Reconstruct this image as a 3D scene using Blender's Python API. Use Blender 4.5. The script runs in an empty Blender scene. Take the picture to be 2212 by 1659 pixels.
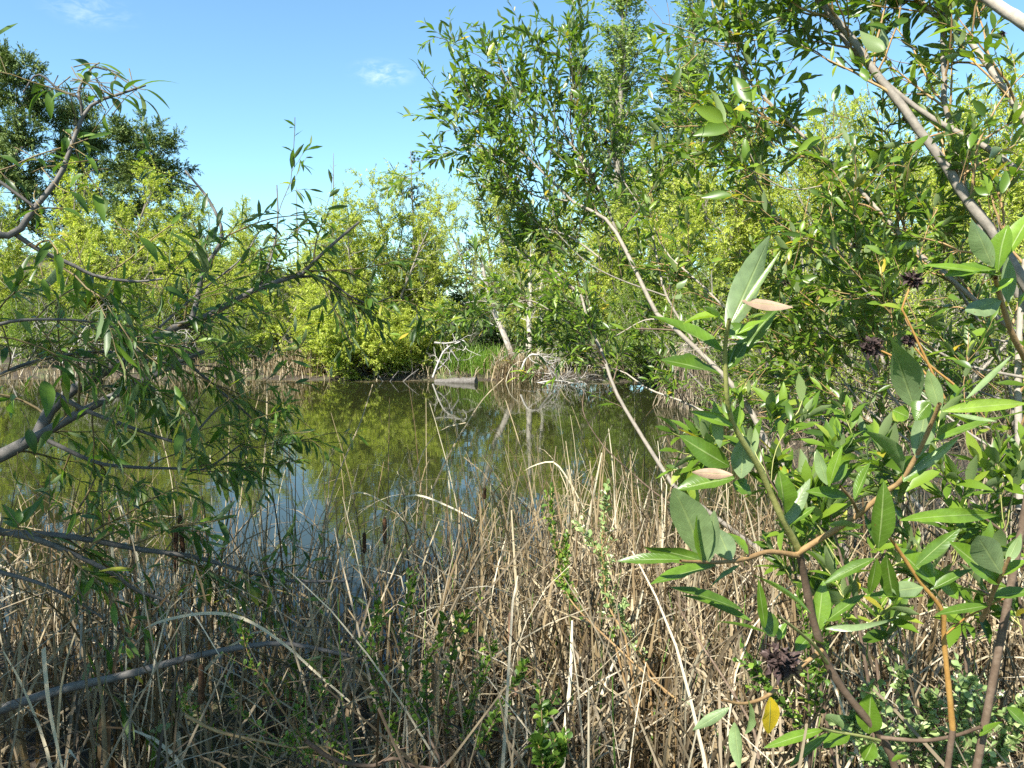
import bpy, math
import numpy as np
from math import radians, sin, cos, pi

# ------------------------------------------------------------------ camera, world, sun, exposure
S = bpy.context.scene
C = S.collection
FPX, CX, CY = 1609.0, 1106.0, 829.5          # focal length and centre, measured in a 2212 x 1659 picture
PITCH = radians(5.0)
EYE = np.array([0.0, 0.0, 2.2])
cd = bpy.data.cameras.new('camera')
cam = bpy.data.objects.new('camera', cd)
C.objects.link(cam)
cam.location = EYE
cam.rotation_euler = (radians(90) - PITCH, 0, 0)
cd.sensor_width = 36.0
cd.lens = 36.0 * FPX / 2212.0
cd.clip_start = 0.05
cd.clip_end = 2000
S.camera = cam

SUN_EL, SUN_AZ = radians(47), radians(215)      # azimuth from +Y towards +X: behind the camera, a little to the left
SV = np.array([sin(SUN_AZ) * cos(SUN_EL), cos(SUN_AZ) * cos(SUN_EL), sin(SUN_EL)])
sd = bpy.data.lights.new('sun', 'SUN')
sd.energy = 4.9
sd.angle = radians(0.5)
sd.color = (1.0, 0.955, 0.87)
sun = bpy.data.objects.new('sun', sd)
C.objects.link(sun)
sun.location = (0, -5, 30)
sun.rotation_euler = (radians(90) - SUN_EL, 0, pi - SUN_AZ)

W = bpy.data.worlds.new('World')
S.world = W
W.use_nodes = True
nt = W.node_tree
bg = nt.nodes['Background']
bg.inputs['Strength'].default_value = 0.08
sky = nt.nodes.new('ShaderNodeTexSky')
sky.sky_type = 'NISHITA'
sky.sun_disc = False
sky.sun_elevation = SUN_EL
sky.sun_rotation = SUN_AZ
sky.air_density = 1.0
sky.dust_density = 0.3
sky.ozone_density = 1.6


def P(px, py, Y):
    """point at distance Y in front of the camera that falls on pixel px, py of the 2212 x 1659 picture"""
    u, v = (px - CX) / FPX, -(py - CY) / FPX
    d = np.array([u, cos(PITCH) + v * sin(PITCH), -sin(PITCH) + v * cos(PITCH)])
    return EYE + d * (Y / d[1])


def wisp(px, py, rad, amount, col_in):
    """thin high cloud: a patch of stretched noise in the sky, round one direction"""
    n = nt.nodes
    tc = n.new('ShaderNodeTexCoord')
    d = P(px, py, 100) - EYE
    d /= np.linalg.norm(d)
    sub = n.new('ShaderNodeVectorMath'); sub.operation = 'SUBTRACT'
    sub.inputs[1].default_value = d
    nt.links.new(tc.outputs['Generated'], sub.inputs[0])
    mp = n.new('ShaderNodeMapping')
    mp.inputs['Rotation'].default_value = (0, radians(-12), 0)
    mp.inputs['Scale'].default_value = (1 / rad, 1 / rad, 2.6 / rad)
    nt.links.new(sub.outputs[0], mp.inputs[0])
    ln = n.new('ShaderNodeVectorMath'); ln.operation = 'LENGTH'
    nt.links.new(mp.outputs[0], ln.inputs[0])
    no = n.new('ShaderNodeTexNoise')
    no.inputs['Scale'].default_value = 2.3
    no.inputs['Detail'].default_value = 7
    no.inputs['Roughness'].default_value = 0.62
    no.inputs['Distortion'].default_value = 0.5
    nt.links.new(mp.outputs[0], no.inputs['Vector'])
    fall = n.new('ShaderNodeMapRange'); fall.interpolation_type = 'SMOOTHSTEP'
    fall.inputs[1].default_value = 0.1; fall.inputs[2].default_value = 1.0
    fall.inputs[3].default_value = 1; fall.inputs[4].default_value = 0
    nt.links.new(ln.outputs['Value'], fall.inputs[0])
    nr = n.new('ShaderNodeMapRange')
    nr.inputs[1].default_value = 0.42; nr.inputs[2].default_value = 0.75
    nt.links.new(no.outputs['Fac'], nr.inputs[0])
    mu = n.new('ShaderNodeMath'); mu.operation = 'MULTIPLY'
    nt.links.new(fall.outputs[0], mu.inputs[0]); nt.links.new(nr.outputs[0], mu.inputs[1])
    mu2 = n.new('ShaderNodeMath'); mu2.operation = 'MULTIPLY'
    mu2.inputs[1].default_value = amount
    nt.links.new(mu.outputs[0], mu2.inputs[0])
    mx = n.new('ShaderNodeMix'); mx.data_type = 'RGBA'
    nt.links.new(mu2.outputs[0], mx.inputs['Factor'])
    nt.links.new(col_in, mx.inputs[6])
    mx.inputs[7].default_value = (6.3, 6.9, 7.4, 1)
    return mx.outputs[2]


tint = nt.nodes.new('ShaderNodeMix'); tint.data_type = 'RGBA'; tint.blend_type = 'MULTIPLY'   # clear, slightly cyan spring sky
tint.inputs['Factor'].default_value = 1.0
nt.links.new(sky.outputs[0], tint.inputs[6])
tint.inputs[7].default_value = (.80, 1.04, 1.05, 1)
c_ = wisp(825, 158, 0.05, 0.5, tint.outputs[2])
c_ = wisp(190, 20, 0.06, 0.3, c_)
nt.links.new(c_, bg.inputs['Color'])

S.view_settings.view_transform = 'Standard'
S.view_settings.look = 'None'
S.view_settings.exposure = 1.6
S.view_settings.gamma = 1.0
cy = S.cycles
cy.max_bounces = 7
cy.diffuse_bounces = 3
cy.glossy_bounces = 3
cy.transmission_bounces = 4
cy.transparent_max_bounces = 4
cy.caustics_reflective = False
cy.caustics_refractive = False
cy.sample_clamp_indirect = 6.0
cy.use_denoising = False

# ------------------------------------------------------------------ small maths
UP = np.array([0.0, 0.0, 1.0])


def nrm(a):
    return a / np.maximum(np.linalg.norm(a, axis=-1, keepdims=True), 1e-9)


def perp(t, rng=None, az=None):
    """unit vectors across t at azimuth az (or a random one)"""
    ref = np.where(np.abs(t[..., 2:3]) < 0.9, UP, np.array([1.0, 0, 0]))
    a = nrm(np.cross(t, ref))
    b = np.cross(t, a)
    if az is None:
        az = rng.uniform(0, 2 * pi, t.shape[:-1])
    return a * np.cos(az)[..., None] + b * np.sin(az)[..., None]


def resample(pts, n):
    """smooth curve through the traced points, n points evenly spread"""
    p = np.asarray(pts, float)
    e = np.vstack([2 * p[0] - p[1], p, 2 * p[-1] - p[-2]])
    out = []
    for i in range(len(p) - 1):
        p0, p1, p2, p3 = e[i], e[i + 1], e[i + 2], e[i + 3]
        t = np.linspace(0, 1, 12, endpoint=False)[:, None]
        out.append(0.5 * (2 * p1 + (p2 - p0) * t + (2 * p0 - 5 * p1 + 4 * p2 - p3) * t ** 2
                          + (3 * p1 - p0 - 3 * p2 + p3) * t ** 3))
    q = np.vstack(out + [p[-1:]])
    s = np.concatenate([[0], np.cumsum(np.linalg.norm(np.diff(q, axis=0), axis=1))])
    g = np.linspace(0, s[-1], n)
    return np.stack([np.interp(g, s, q[:, k]) for k in range(3)], 1)


def trace(path, d0, d1, n=18):
    """a limb from traced picture points, its distance running from d0 to d1"""
    ds = np.linspace(d0, d1, len(path))
    return resample([P(x, y, d) for (x, y), d in zip(path, ds)], n)


def grow(rng, p, d, L, n, wander, trop):
    """N twigs at once: points (N, n+1, 3)"""
    p = np.array(p, float); d = nrm(np.array(d, float))
    L = np.broadcast_to(L, (len(p),))
    out = [p]
    for i in range(n):
        d = nrm(d + rng.normal(0, wander, d.shape) + UP * trop)
        p = p + d * (L / n)[:, None]
        out.append(p)
    return np.stack(out, 1)


def spawn(rng, pts, cnt, t0, t1, ang, jit, up=0.0, w=None, rad=None):
    """cnt side shoots on the curves pts: parent index, t, position, direction, parent radius there"""
    N, n, _ = pts.shape
    if w is None:
        w = np.linalg.norm(np.diff(pts, axis=1), axis=2).sum(1)
    idx = rng.choice(N, cnt, p=w / w.sum())
    t = t0 + (t1 - t0) * rng.uniform(0, 1, cnt)
    f = t * (n - 1)
    i = np.minimum(f.astype(int), n - 2)
    k = (f - i)[:, None]
    pos = pts[idx, i] * (1 - k) + pts[idx, i + 1] * k
    tan = nrm(pts[idx, i + 1] - pts[idx, i])
    a = rng.normal(ang, jit, cnt)[:, None]
    d = nrm(tan * np.cos(a) + perp(tan, rng) * np.sin(a) + UP * up)
    r = None if rad is None else rad[idx, i] * (1 - k[:, 0]) + rad[idx, i + 1] * k[:, 0]
    return idx, t, pos, d, r


# ------------------------------------------------------------------ mesh building
class Geo:
    def __init__(self):
        self.v, self.f, self.a, self.n = [], [], [], 0

    def add(self, v, f, a=None):
        if len(v) == 0:
            return
        self.v.append(v); self.f.append(f + self.n)
        self.a.append(np.zeros((len(v), 3)) if a is None else a)
        self.n += len(v)

    def tubes(self, pts, rad, k=6, rng=None, rough=0.0):
        N, n, _ = pts.shape
        rad = np.broadcast_to(rad, (N, n))
        tan = nrm(np.gradient(pts, axis=1))
        m = nrm(tan.mean(1))
        ref = perp(m, az=np.zeros(N))[:, None, :]
        a = nrm(np.cross(tan, np.broadcast_to(ref, tan.shape)))
        b = np.cross(tan, a)
        th = np.arange(k) * 2 * pi / k
        rr = rad[:, :, None] * np.ones(k)
        if rough and rng is not None:
            rr = rr * (1 + rng.normal(0, rough, rr.shape))
        v = pts[:, :, None, :] + rr[..., None] * (a[:, :, None, :] * np.cos(th)[:, None] + b[:, :, None, :] * np.sin(th)[:, None])
        i = np.arange(n - 1)[:, None]; j = np.arange(k)[None]
        q = np.stack([i * k + j, i * k + (j + 1) % k, (i + 1) * k + (j + 1) % k, (i + 1) * k + j], -1).reshape(-1, 4)
        f = (q[None] + (np.arange(N) * n * k)[:, None, None]).reshape(-1, 4)
        r = (rng.uniform(0, 1, N) if rng is not None else np.full(N, 0.5))
        at = np.zeros((N, n, k, 3)); at[..., 2] = r[:, None, None]; at[..., 1] = np.linspace(0, 1, n)[None, :, None]
        self.add(v.reshape(-1, 3), f, at.reshape(-1, 3))

    def leaves(self, B, D, Nn, L, Wd, curl=0.0, rnd=None, st=None, fold=0.25, rng=None, prof=1.0, wav=0.0, twist=0.0):
        """leaf blades: base, direction, face normal; curl bends them along C; st = stations along the blade"""
        N = len(B)
        if N == 0:
            return
        D = nrm(D); Nn = nrm(Nn - (Nn * D).sum(-1, keepdims=True) * D)
        Sd = np.cross(D, Nn)
        L = np.broadcast_to(L, (N,))[:, None]; Wd = np.broadcast_to(Wd, (N,))[:, None]
        if rnd is None:
            rnd = rng.uniform(0, 1, N)
        cu = np.broadcast_to(curl, (N,))[:, None]
        if st is None:
            m = 0.45
            lift = -cu * L * Nn
            v = np.stack([B, B + D * L * m - Sd * Wd * .5 + Nn * Wd * fold, B + D * L + lift, B + D * L * m + Sd * Wd * .5 + Nn * Wd * fold], 1)
            at = np.zeros((N, 4, 3)); at[:, 1, 0] = -1; at[:, 3, 0] = 1; at[:, 1, 1] = m; at[:, 3, 1] = m; at[:, 2, 1] = 1
            at[..., 2] = rnd[:, None]
            f = np.arange(N)[:, None] * 4 + np.array([0, 3, 2, 1])
            self.add(v.reshape(-1, 3), f, at.reshape(-1, 3))
            return
        st = np.asarray(st); K = len(st)
        w = np.sin(pi * np.clip(st, 0.012, 0.988) ** prof) ** 0.8
        w = np.maximum(w, 0.035)
        rows, ats = [], []
        for s, ww in zip(st, w):
            mid = B + D * L * (s - 0.25 * np.abs(cu) * s * s) - Nn * L * cu * s * s
            tw_ = np.broadcast_to(twist, (N,))[:, None] * s
            S2, N2 = Sd * np.cos(tw_) + Nn * np.sin(tw_), Nn * np.cos(tw_) - Sd * np.sin(tw_)
            for sd_ in (-1, 0, 1):
                e = mid + S2 * Wd * .5 * ww * sd_ + N2 * Wd * fold * ww * abs(sd_)
                if wav and rng is not None and sd_:
                    e = e + Nn * (Wd * wav * ww * rng.normal(0, 1, (N, 1)))
                rows.append(e)
                ats.append(np.stack([np.full(N, sd_ * 1.0), np.full(N, s), rnd], 1))
        v = np.stack(rows, 1); at = np.stack(ats, 1)
        q = []
        for i in range(K - 1):
            for j in range(2):
                q.append([i * 3 + j, i * 3 + j + 1, (i + 1) * 3 + j + 1, (i + 1) * 3 + j])
        f = (np.array(q)[None] + (np.arange(N) * K * 3)[:, None, None]).reshape(-1, 4)
        self.add(v.reshape(-1, 3), f, at.reshape(-1, 3))

    def ribbons(self, pts, wid, side, rnd, fold=0.0):
        """flat blades along curves; wid (N, n), side (N, 3)"""
        N, n, _ = pts.shape
        tan = nrm(np.gradient(pts, axis=1))
        s = nrm(side[:, None, :] - (side[:, None, :] * tan).sum(-1, keepdims=True) * tan)
        nn = np.cross(tan, s)
        h = wid[..., None] * .5
        v = np.stack([pts - s * h + nn * h * fold, pts, pts + s * h + nn * h * fold], 2)
        q = []
        for i in range(n - 1):
            for j in range(2):
                q.append([i * 3 + j, i * 3 + j + 1, (i + 1) * 3 + j + 1, (i + 1) * 3 + j])
        f = (np.array(q)[None] + (np.arange(N) * n * 3)[:, None, None]).reshape(-1, 4)
        at = np.zeros((N, n, 3, 3)); at[..., 0] = [-1, 0, 1]; at[..., 1] = np.linspace(0, 1, n)[None, :, None]
        at[..., 2] = rnd[:, None, None]
        self.add(v.reshape(-1, 3), f, at.reshape(-1, 3))

    def mesh(self, name, mat, smooth=True):
        v = np.concatenate(self.v); f = np.concatenate(self.f).astype(np.int32); a = np.concatenate(self.a)
        me = bpy.data.meshes.new(name)
        me.vertices.add(len(v)); me.vertices.foreach_set('co', v.astype(np.float32).ravel())
        me.loops.add(f.size); me.loops.foreach_set('vertex_index', f.ravel())
        me.polygons.add(len(f)); me.polygons.foreach_set('loop_start', np.arange(len(f), dtype=np.int32) * 4)
        me.update(calc_edges=True)
        me.polygons.foreach_set('use_smooth', np.full(len(f), smooth))
        at = me.attributes.new('leafco', 'FLOAT_VECTOR', 'POINT')
        at.data.foreach_set('vector', a.astype(np.float32).ravel())
        me.materials.append(mat)
        me.update()
        return me


def link(name, me, parent=None, label=None):
    o = bpy.data.objects.new(name, me)
    C.objects.link(o)
    if parent is not None:
        o.parent = parent
    if label:
        o['label'] = label
    return o


def tag(o, label, cat, group=None, kind=None):
    o['label'] = label
    o['category'] = cat
    if group:
        o['group'] = group
    if kind:
        o['kind'] = kind
    return o


def thing(name, label, cat, loc=(0, 0, 0), group=None, rz=0.0, sc=1.0):
    o = bpy.data.objects.new(name, None)
    o.empty_display_size = 0.2
    C.objects.link(o)
    o.location = loc
    o.rotation_euler = (0, 0, rz)
    o.scale = (sc, sc, sc) if np.isscalar(sc) else sc
    return tag(o, label, cat, group)


# ------------------------------------------------------------------ materials
def newmat(name):
    m = bpy.data.materials.new(name)
    m.use_nodes = True
    t = m.node_tree
    return m, t, t.nodes['Principled BSDF'], t.nodes['Material Output']


def ramp(t, stops, fac):
    r = t.nodes.new('ShaderNodeValToRGB')
    e = r.color_ramp.elements
    while len(e) < len(stops):
        e.new(0.5)
    for k, (p, c) in enumerate(stops):
        e[k].position = p
        e[k].color = (*c, 1)
    t.links.new(fac, r.inputs[0])
    return r.outputs[0]


def mixc(t, fac, a, b, mode='MIX'):
    m = t.nodes.new('ShaderNodeMix'); m.data_type = 'RGBA'; m.blend_type = mode
    for sock, val in ((m.inputs['Factor'], fac), (m.inputs[6], a), (m.inputs[7], b)):
        if isinstance(val, (int, float)):
            sock.default_value = val
        elif isinstance(val, tuple):
            sock.default_value = (*val, 1)
        else:
            t.links.new(val, sock)
    return m.outputs[2]


def maprange(t, v, a, b, c=0.0, d=1.0):
    m = t.nodes.new('ShaderNodeMapRange')
    for i, x in enumerate((a, b, c, d)):
        m.inputs[i + 1].default_value = x
    t.links.new(v, m.inputs[0])
    return m.outputs[0]


def noise(t, scale, detail=4, rough=0.55, vec=None, out='Fac'):
    n = t.nodes.new('ShaderNodeTexNoise')
    n.inputs['Scale'].default_value = scale
    n.inputs['Detail'].default_value = detail
    n.inputs['Roughness'].default_value = rough
    if vec is None:
        tc = t.nodes.new('ShaderNodeTexCoord'); vec = tc.outputs['Object']
    t.links.new(vec, n.inputs['Vector'])
    return n.outputs[out]


def leafmat(name, stops, under=None, rough=0.42, spec=0.45, transl=0.35, tint=(1.25, 1.35, 0.5), veins=False):
    m, t, b, out = newmat(name)
    at = t.nodes.new('ShaderNodeAttribute'); at.attribute_name = 'leafco'
    sp = t.nodes.new('ShaderNodeSeparateXYZ'); t.links.new(at.outputs['Vector'], sp.inputs[0])
    col = ramp(t, stops, sp.outputs[2])
    top = col
    if under is not None:
        ge = t.nodes.new('ShaderNodeNewGeometry')
        col = mixc(t, ge.outputs['Backfacing'], col, mixc(t, 0.7, col, under))
    if veins:
        ab = t.nodes.new('ShaderNodeMath'); ab.operation = 'ABSOLUTE'; t.links.new(sp.outputs[0], ab.inputs[0])
        rib = maprange(t, ab.outputs[0], 0.03, 0.10, 1, 0)
        # side veins: run forward from the rib
        mm = t.nodes.new('ShaderNodeMath'); mm.operation = 'MULTIPLY_ADD'
        t.links.new(ab.outputs[0], mm.inputs[0]); mm.inputs[1].default_value = -0.13; t.links.new(sp.outputs[1], mm.inputs[2])
        wv = t.nodes.new('ShaderNodeMath'); wv.operation = 'MULTIPLY'; t.links.new(mm.outputs[0], wv.inputs[0]); wv.inputs[1].default_value = 2 * pi * 13
        sn = t.nodes.new('ShaderNodeMath'); sn.operation = 'SINE'; t.links.new(wv.outputs[0], sn.inputs[0])
        vein = maprange(t, sn.outputs[0], 0.6, 1.0, 0, 0.10)
        mx = t.nodes.new('ShaderNodeMath'); mx.operation = 'MAXIMUM'; t.links.new(rib, mx.inputs[0]); t.links.new(vein, mx.inputs[1])
        ml = t.nodes.new('ShaderNodeMath'); ml.operation = 'MULTIPLY'; t.links.new(mx.outputs[0], ml.inputs[0]); ml.inputs[1].default_value = 0.6
        col = mixc(t, ml.outputs[0], col, (0.34, 0.42, 0.16))
        blot = maprange(t, noise(t, 60, 3), 0.35, 0.7, 0.82, 1.12)
        bl = t.nodes.new('ShaderNodeVectorMath'); bl.operation = 'SCALE'; t.links.new(col, bl.inputs[0]); t.links.new(blot, bl.inputs['Scale'])
        col = bl.outputs[0]
        col = mixc(t, maprange(t, noise(t, 120, 2, .5), .72, .76, 0, .7), col, (.13, .07, .02))
        bp = t.nodes.new('ShaderNodeBump'); bp.inputs['Strength'].default_value = 0.35; bp.inputs['Distance'].default_value = 0.002
        t.links.new(mx.outputs[0], bp.inputs['Height']); t.links.new(bp.outputs[0], b.inputs['Normal'])
    t.links.new(col, b.inputs['Base Color'])
    b.inputs['Roughness'].default_value = rough
    b.inputs['Specular IOR Level'].default_value = spec
    tr = t.nodes.new('ShaderNodeBsdfTranslucent')
    t.links.new(mixc(t, 1.0, top, tint, 'MULTIPLY'), tr.inputs['Color'])
    mx = t.nodes.new('ShaderNodeMixShader'); mx.inputs[0].default_value = transl
    t.links.new(b.outputs[0], mx.inputs[1]); t.links.new(tr.outputs[0], mx.inputs[2])
    t.links.new(mx.outputs[0], out.inputs[0])
    return m


def barkmat(name, stops, scale=30.0, bump=0.3, rough=0.75):
    m, t, b, out = newmat(name)
    at = t.nodes.new('ShaderNodeAttribute'); at.attribute_name = 'leafco'
    sp = t.nodes.new('ShaderNodeSeparateXYZ'); t.links.new(at.outputs['Vector'], sp.inputs[0])
    n1 = noise(t, scale, 5, 0.65)
    ad = t.nodes.new('ShaderNodeMath'); ad.operation = 'MULTIPLY_ADD'
    t.links.new(sp.outputs[2], ad.inputs[0]); ad.inputs[1].default_value = 0.45
    t.links.new(maprange(t, n1, 0.3, 0.7, 0, 0.55), ad.inputs[2])
    t.links.new(ramp(t, stops, ad.outputs[0]), b.inputs['Base Color'])
    b.inputs['Roughness'].default_value = rough
    b.inputs['Specular IOR Level'].default_value = 0.3
    bp = t.nodes.new('ShaderNodeBump'); bp.inputs['Strength'].default_value = bump; bp.inputs['Distance'].default_value = 0.01
    t.links.new(n1, bp.inputs['Height']); t.links.new(bp.outputs[0], b.inputs['Normal'])
    return m


M_WILLOW_FAR = leafmat('bright willow leaves', [(0, (.16, .22, .015)), (.35, (.32, .38, .05)), (.75, (.44, .48, .085)), (1, (.55, .56, .15))], under=(.34, .38, .1), transl=.45, spec=.25, rough=.5)
M_WILLOW_DEEP = leafmat('deeper willow leaves', [(0, (.08, .14, .015)), (.5, (.14, .22, .025)), (1, (.26, .33, .04))], under=(.22, .27, .1), transl=.42, spec=.3)
M_SHRUB_DARK = leafmat('dark shrub leaves', [(0, (.02, .045, .012)), (.6, (.04, .08, .02)), (1, (.09, .14, .03))], transl=.3)
M_CONIFER = leafmat('conifer needles', [(0, (.06, .1, .03)), (.6, (.11, .16, .04)), (1, (.2, .25, .07))], transl=.12, rough=.6, spec=.25)
M_FIR = leafmat('young fir needles', [(0, (.03, .06, .035)), (.6, (.05, .09, .045)), (1, (.09, .13, .06))], transl=.2, rough=.6, spec=.25)
M_POPLAR = leafmat('poplar leaves', [(0, (.11, .19, .04)), (.5, (.19, .28, .06)), (1, (.36, .43, .13))], under=(.38, .43, .25), transl=.4)
M_LEAF_RIGHT = leafmat('glossy willow leaves', [(0, (.055, .105, .012)), (.5, (.105, .185, .018)), (.88, (.18, .27, .028)), (.97, (.26, .31, .04)), (1, (.46, .33, .03))],
                       under=(.25, .31, .15), transl=.42, rough=.36, spec=.5)
M_LEAF_NEAR = leafmat('large willow leaves', [(0, (.065, .125, .014)), (.5, (.11, .2, .018)), (.85, (.17, .28, .025)), (1, (.3, .36, .06))],
                      under=(.25, .32, .17), transl=.4, rough=.3, spec=.55, veins=True)
M_LEAF_PINK = leafmat('pinkish new leaf', [(0, (.42, .27, .19)), (1, (.5, .36, .25))], transl=.3, tint=(1.2, 1, .7), veins=True)
M_LEAF_YELLOW = leafmat('yellowing leaf', [(0, (.6, .43, .02)), (1, (.7, .5, .03))], transl=.4, tint=(1.1, 1, .5), veins=True)
M_LEAF_LEFT = leafmat('narrow willow leaves', [(0, (.04, .085, .013)), (.55, (.075, .145, .018)), (.9, (.13, .22, .025)), (1, (.33, .3, .04))],
                     under=(.22, .28, .14), transl=.44, rough=.4, spec=.45)
M_BRUSH = leafmat('small brush leaves', [(0, (.045, .09, .015)), (.5, (.085, .16, .022)), (.85, (.16, .26, .035)), (1, (.28, .36, .05))], transl=.38, rough=.38)
M_BRUSH_GREY = leafmat('greyish brush leaves', [(0, (.13, .2, .06)), (.6, (.23, .31, .11)), (1, (.38, .45, .2))], transl=.25, rough=.45)
M_REED = leafmat('dry reed blades', [(0, (.075, .048, .022)), (.2, (.17, .118, .058)), (.5, (.27, .205, .115)), (.8, (.42, .345, .215)), (1, (.58, .52, .38))],
                 rough=.55, spec=.3, transl=.22, tint=(1.0, .85, .55))
M_REED_OLD = leafmat('weathered reed litter', [(0, (.05, .036, .022)), (.35, (.11, .085, .052)), (.75, (.29, .235, .155)), (1, (.52, .46, .34))], rough=.6, spec=.25, transl=.15, tint=(1, .85, .6))
M_SHOOT = leafmat('green reed shoots', [(0, (.06, .13, .025)), (1, (.16, .27, .05))], rough=.4, transl=.3)
M_GRASS = leafmat('shore grass blades', [(0, (.08, .17, .02)), (1, (.2, .3, .04))], transl=.35)
M_BARK_GREY = barkmat('smooth grey bark', [(0, (.13, .115, .095)), (.5, (.24, .21, .17)), (1, (.36, .32, .26))], 26, .25)
M_BARK_DARK = barkmat('dark grey bark', [(0, (.05, .045, .04)), (.5, (.10, .09, .08)), (1, (.17, .155, .135))], 30, .3)
M_BARK_FAR = barkmat('far bark', [(0, (.1, .085, .065)), (.6, (.2, .175, .14)), (1, (.32, .29, .24))], 6, .3)
M_BARK_PALE = barkmat('pale mottled bark', [(0, (.17, .14, .11)), (.45, (.4, .36, .3)), (1, (.55, .5, .43))], 5, .4)
M_TWIG_TAN = barkmat('tan twig bark', [(0, (.16, .095, .04)), (.5, (.27, .17, .075)), (1, (.38, .26, .12))], 40, .2)
M_TWIG_GREEN = barkmat('green shoot bark', [(0, (.2, .2, .06)), (.6, (.3, .3, .1)), (1, (.4, .38, .16))], 40, .15, .5)
M_TWIG_ORANGE = barkmat('orange twig bark', [(0, (.2, .1, .03)), (.5, (.33, .18, .05)), (1, (.42, .26, .08))], 40, .15, .5)
M_TWIG_DULL = barkmat('dull yellow brown twig bark', [(0, (.07, .05, .02)), (.6, (.15, .11, .045)), (1, (.26, .2, .08))], 40, .15, .6)
M_TWIG_BROWN = barkmat('dark twig bark', [(0, (.055, .035, .022)), (.6, (.11, .075, .05)), (1, (.19, .14, .1))], 40, .2)
M_DEAD = barkmat('bleached dead wood', [(0, (.2, .175, .15)), (.5, (.36, .33, .29)), (1, (.5, .47, .42))], 12, .4)
M_LOG = barkmat('weathered log wood', [(0, (.02, .017, .014)), (.45, (.07, .06, .05)), (1, (.17, .155, .135))], 14, .8)
M_GALL = barkmat('dried seed cluster', [(0, (.018, .011, .01)), (.6, (.05, .03, .026)), (1, (.16, .12, .11))], 60, .4)
M_CATKIN = barkmat('dry catkin', [(0, (.16, .08, .04)), (1, (.36, .22, .14))], 80, .4)
M_CATTAIL = barkmat('brown cattail velvet', [(0, (.045, .02, .01)), (.6, (.085, .04, .018)), (1, (.15, .08, .04))], 160, .5, .95)
M_FLUFF = barkmat('pale dried flowers', [(0, (.4, .34, .24)), (1, (.62, .56, .44))], 120, .4, .9)

# ------------------------------------------------------------------ terrain and water
SHORE = np.array([(-9, 6.4), (-5, 5.4), (-2.6, 4.7), (-1, 4.3), (0.5, 4.7), (1.8, 5.3), (2.7, 6.4), (3.5, 9), (4.2, 12), (4.7, 16), (5.0, 20), (5.6, 23),
                  (4, 25.6), (1, 26.6), (-1.0, 26.9), (-4, 26.7), (-9, 27.0), (-16, 28), (-24, 27), (-28, 20), (-24, 11), (-15, 8)], float)


def shore_dist(x, y):
    """signed distance to the shoreline, positive over water"""
    sh = x.shape
    p = np.stack([x.ravel(), y.ravel()], 1)
    best = np.full(len(p), 1e9)
    inside = np.zeros(len(p), bool)
    n = len(SHORE)
    for i in range(n):
        a, b = SHORE[i], SHORE[(i + 1) % n]
        ab = b - a
        t = np.clip(((p - a) @ ab) / (ab @ ab), 0, 1)
        best = np.minimum(best, np.linalg.norm(p - a - t[:, None] * ab, axis=1))
        c = (a[1] > p[:, 1]) != (b[1] > p[:, 1])
        xx = (b[0] - a[0]) * (p[:, 1] - a[1]) / (b[1] - a[1] + 1e-12) + a[0]
        inside ^= c & (p[:, 0] < xx)
    return np.where(inside, best, -best).reshape(sh)


def sstep(a, b, x):
    t = np.clip((x - a) / (b - a), 0, 1)
    return t * t * (3 - 2 * t)


def height(x, y):
    x = np.asarray(x, float); y = np.asarray(y, float)
    s = shore_dist(x, y)
    w = 0.10 * np.sin(x * 1.7 + np.sin(y * 1.3)) * np.cos(y * 1.9 + x * .4)
    s = s + w * 2
    land = 0.02 + 0.34 * (1 - np.exp(np.minimum(s, 0) / 2.2))
    bed = -0.02 - 0.6 * sstep(0, 2.5, s)
    z = np.where(s > 0, bed, land) + 0.02 * np.sin(x * 5.1) * np.sin(y * 4.3)
    hill = 6.0 * sstep(34, 70, y) * sstep(-8, -30, x) + 1.6 * sstep(31, 60, y) + 1.8 * sstep(6, 26, x) * sstep(4, 30, y)
    return z + hill


def zat(x, y):
    return float(height(np.array([x]), np.array([y]))[0])


u = np.linspace(-1, 1, 260)
gx = 16 * u + 330 * np.sign(u) * np.abs(u) ** 7
v_ = np.linspace(0, 1, 300)
gy = -30 + 30 * np.minimum(v_ / .08, 1) + 46 * np.clip((v_ - .08) / .92, 0, 1) + 500 * np.clip((v_ - .08) / .92, 0, 1) ** 8
XX, YY = np.meshgrid(gx, gy)
ZZ = height(XX, YY)
g = Geo()
ny, nx = XX.shape
ii, jj = np.meshgrid(np.arange(ny - 1), np.arange(nx - 1), indexing='ij')
q = np.stack([ii * nx + jj, ii * nx + jj + 1, (ii + 1) * nx + jj + 1, (ii + 1) * nx + jj], -1).reshape(-1, 4)
g.add(np.stack([XX, YY, ZZ], -1).reshape(-1, 3), q)
m, t, b, out = newmat('muddy bank soil')
n1 = noise(t, 0.9, 6, .6); n2 = noise(t, 22, 5, .7)
soil = ramp(t, [(.3, (.016, .011, .007)), (.5, (.04, .029, .018)), (.7, (.09, .068, .042))], n2)
t.links.new(mixc(t, maprange(t, n1, .5, .68), soil, (.085, .105, .03)), b.inputs['Base Color'])
b.inputs['Roughness'].default_value = .95
bp = t.nodes.new('ShaderNodeBump'); bp.inputs['Distance'].default_value = .05; bp.inputs['Strength'].default_value = .8
t.links.new(n2, bp.inputs['Height']); t.links.new(bp.outputs[0], b.inputs['Normal'])
tag(link('ground', g.mesh('ground', m)), 'brown pond bank and wooded slope', 'ground', kind='structure')

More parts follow.
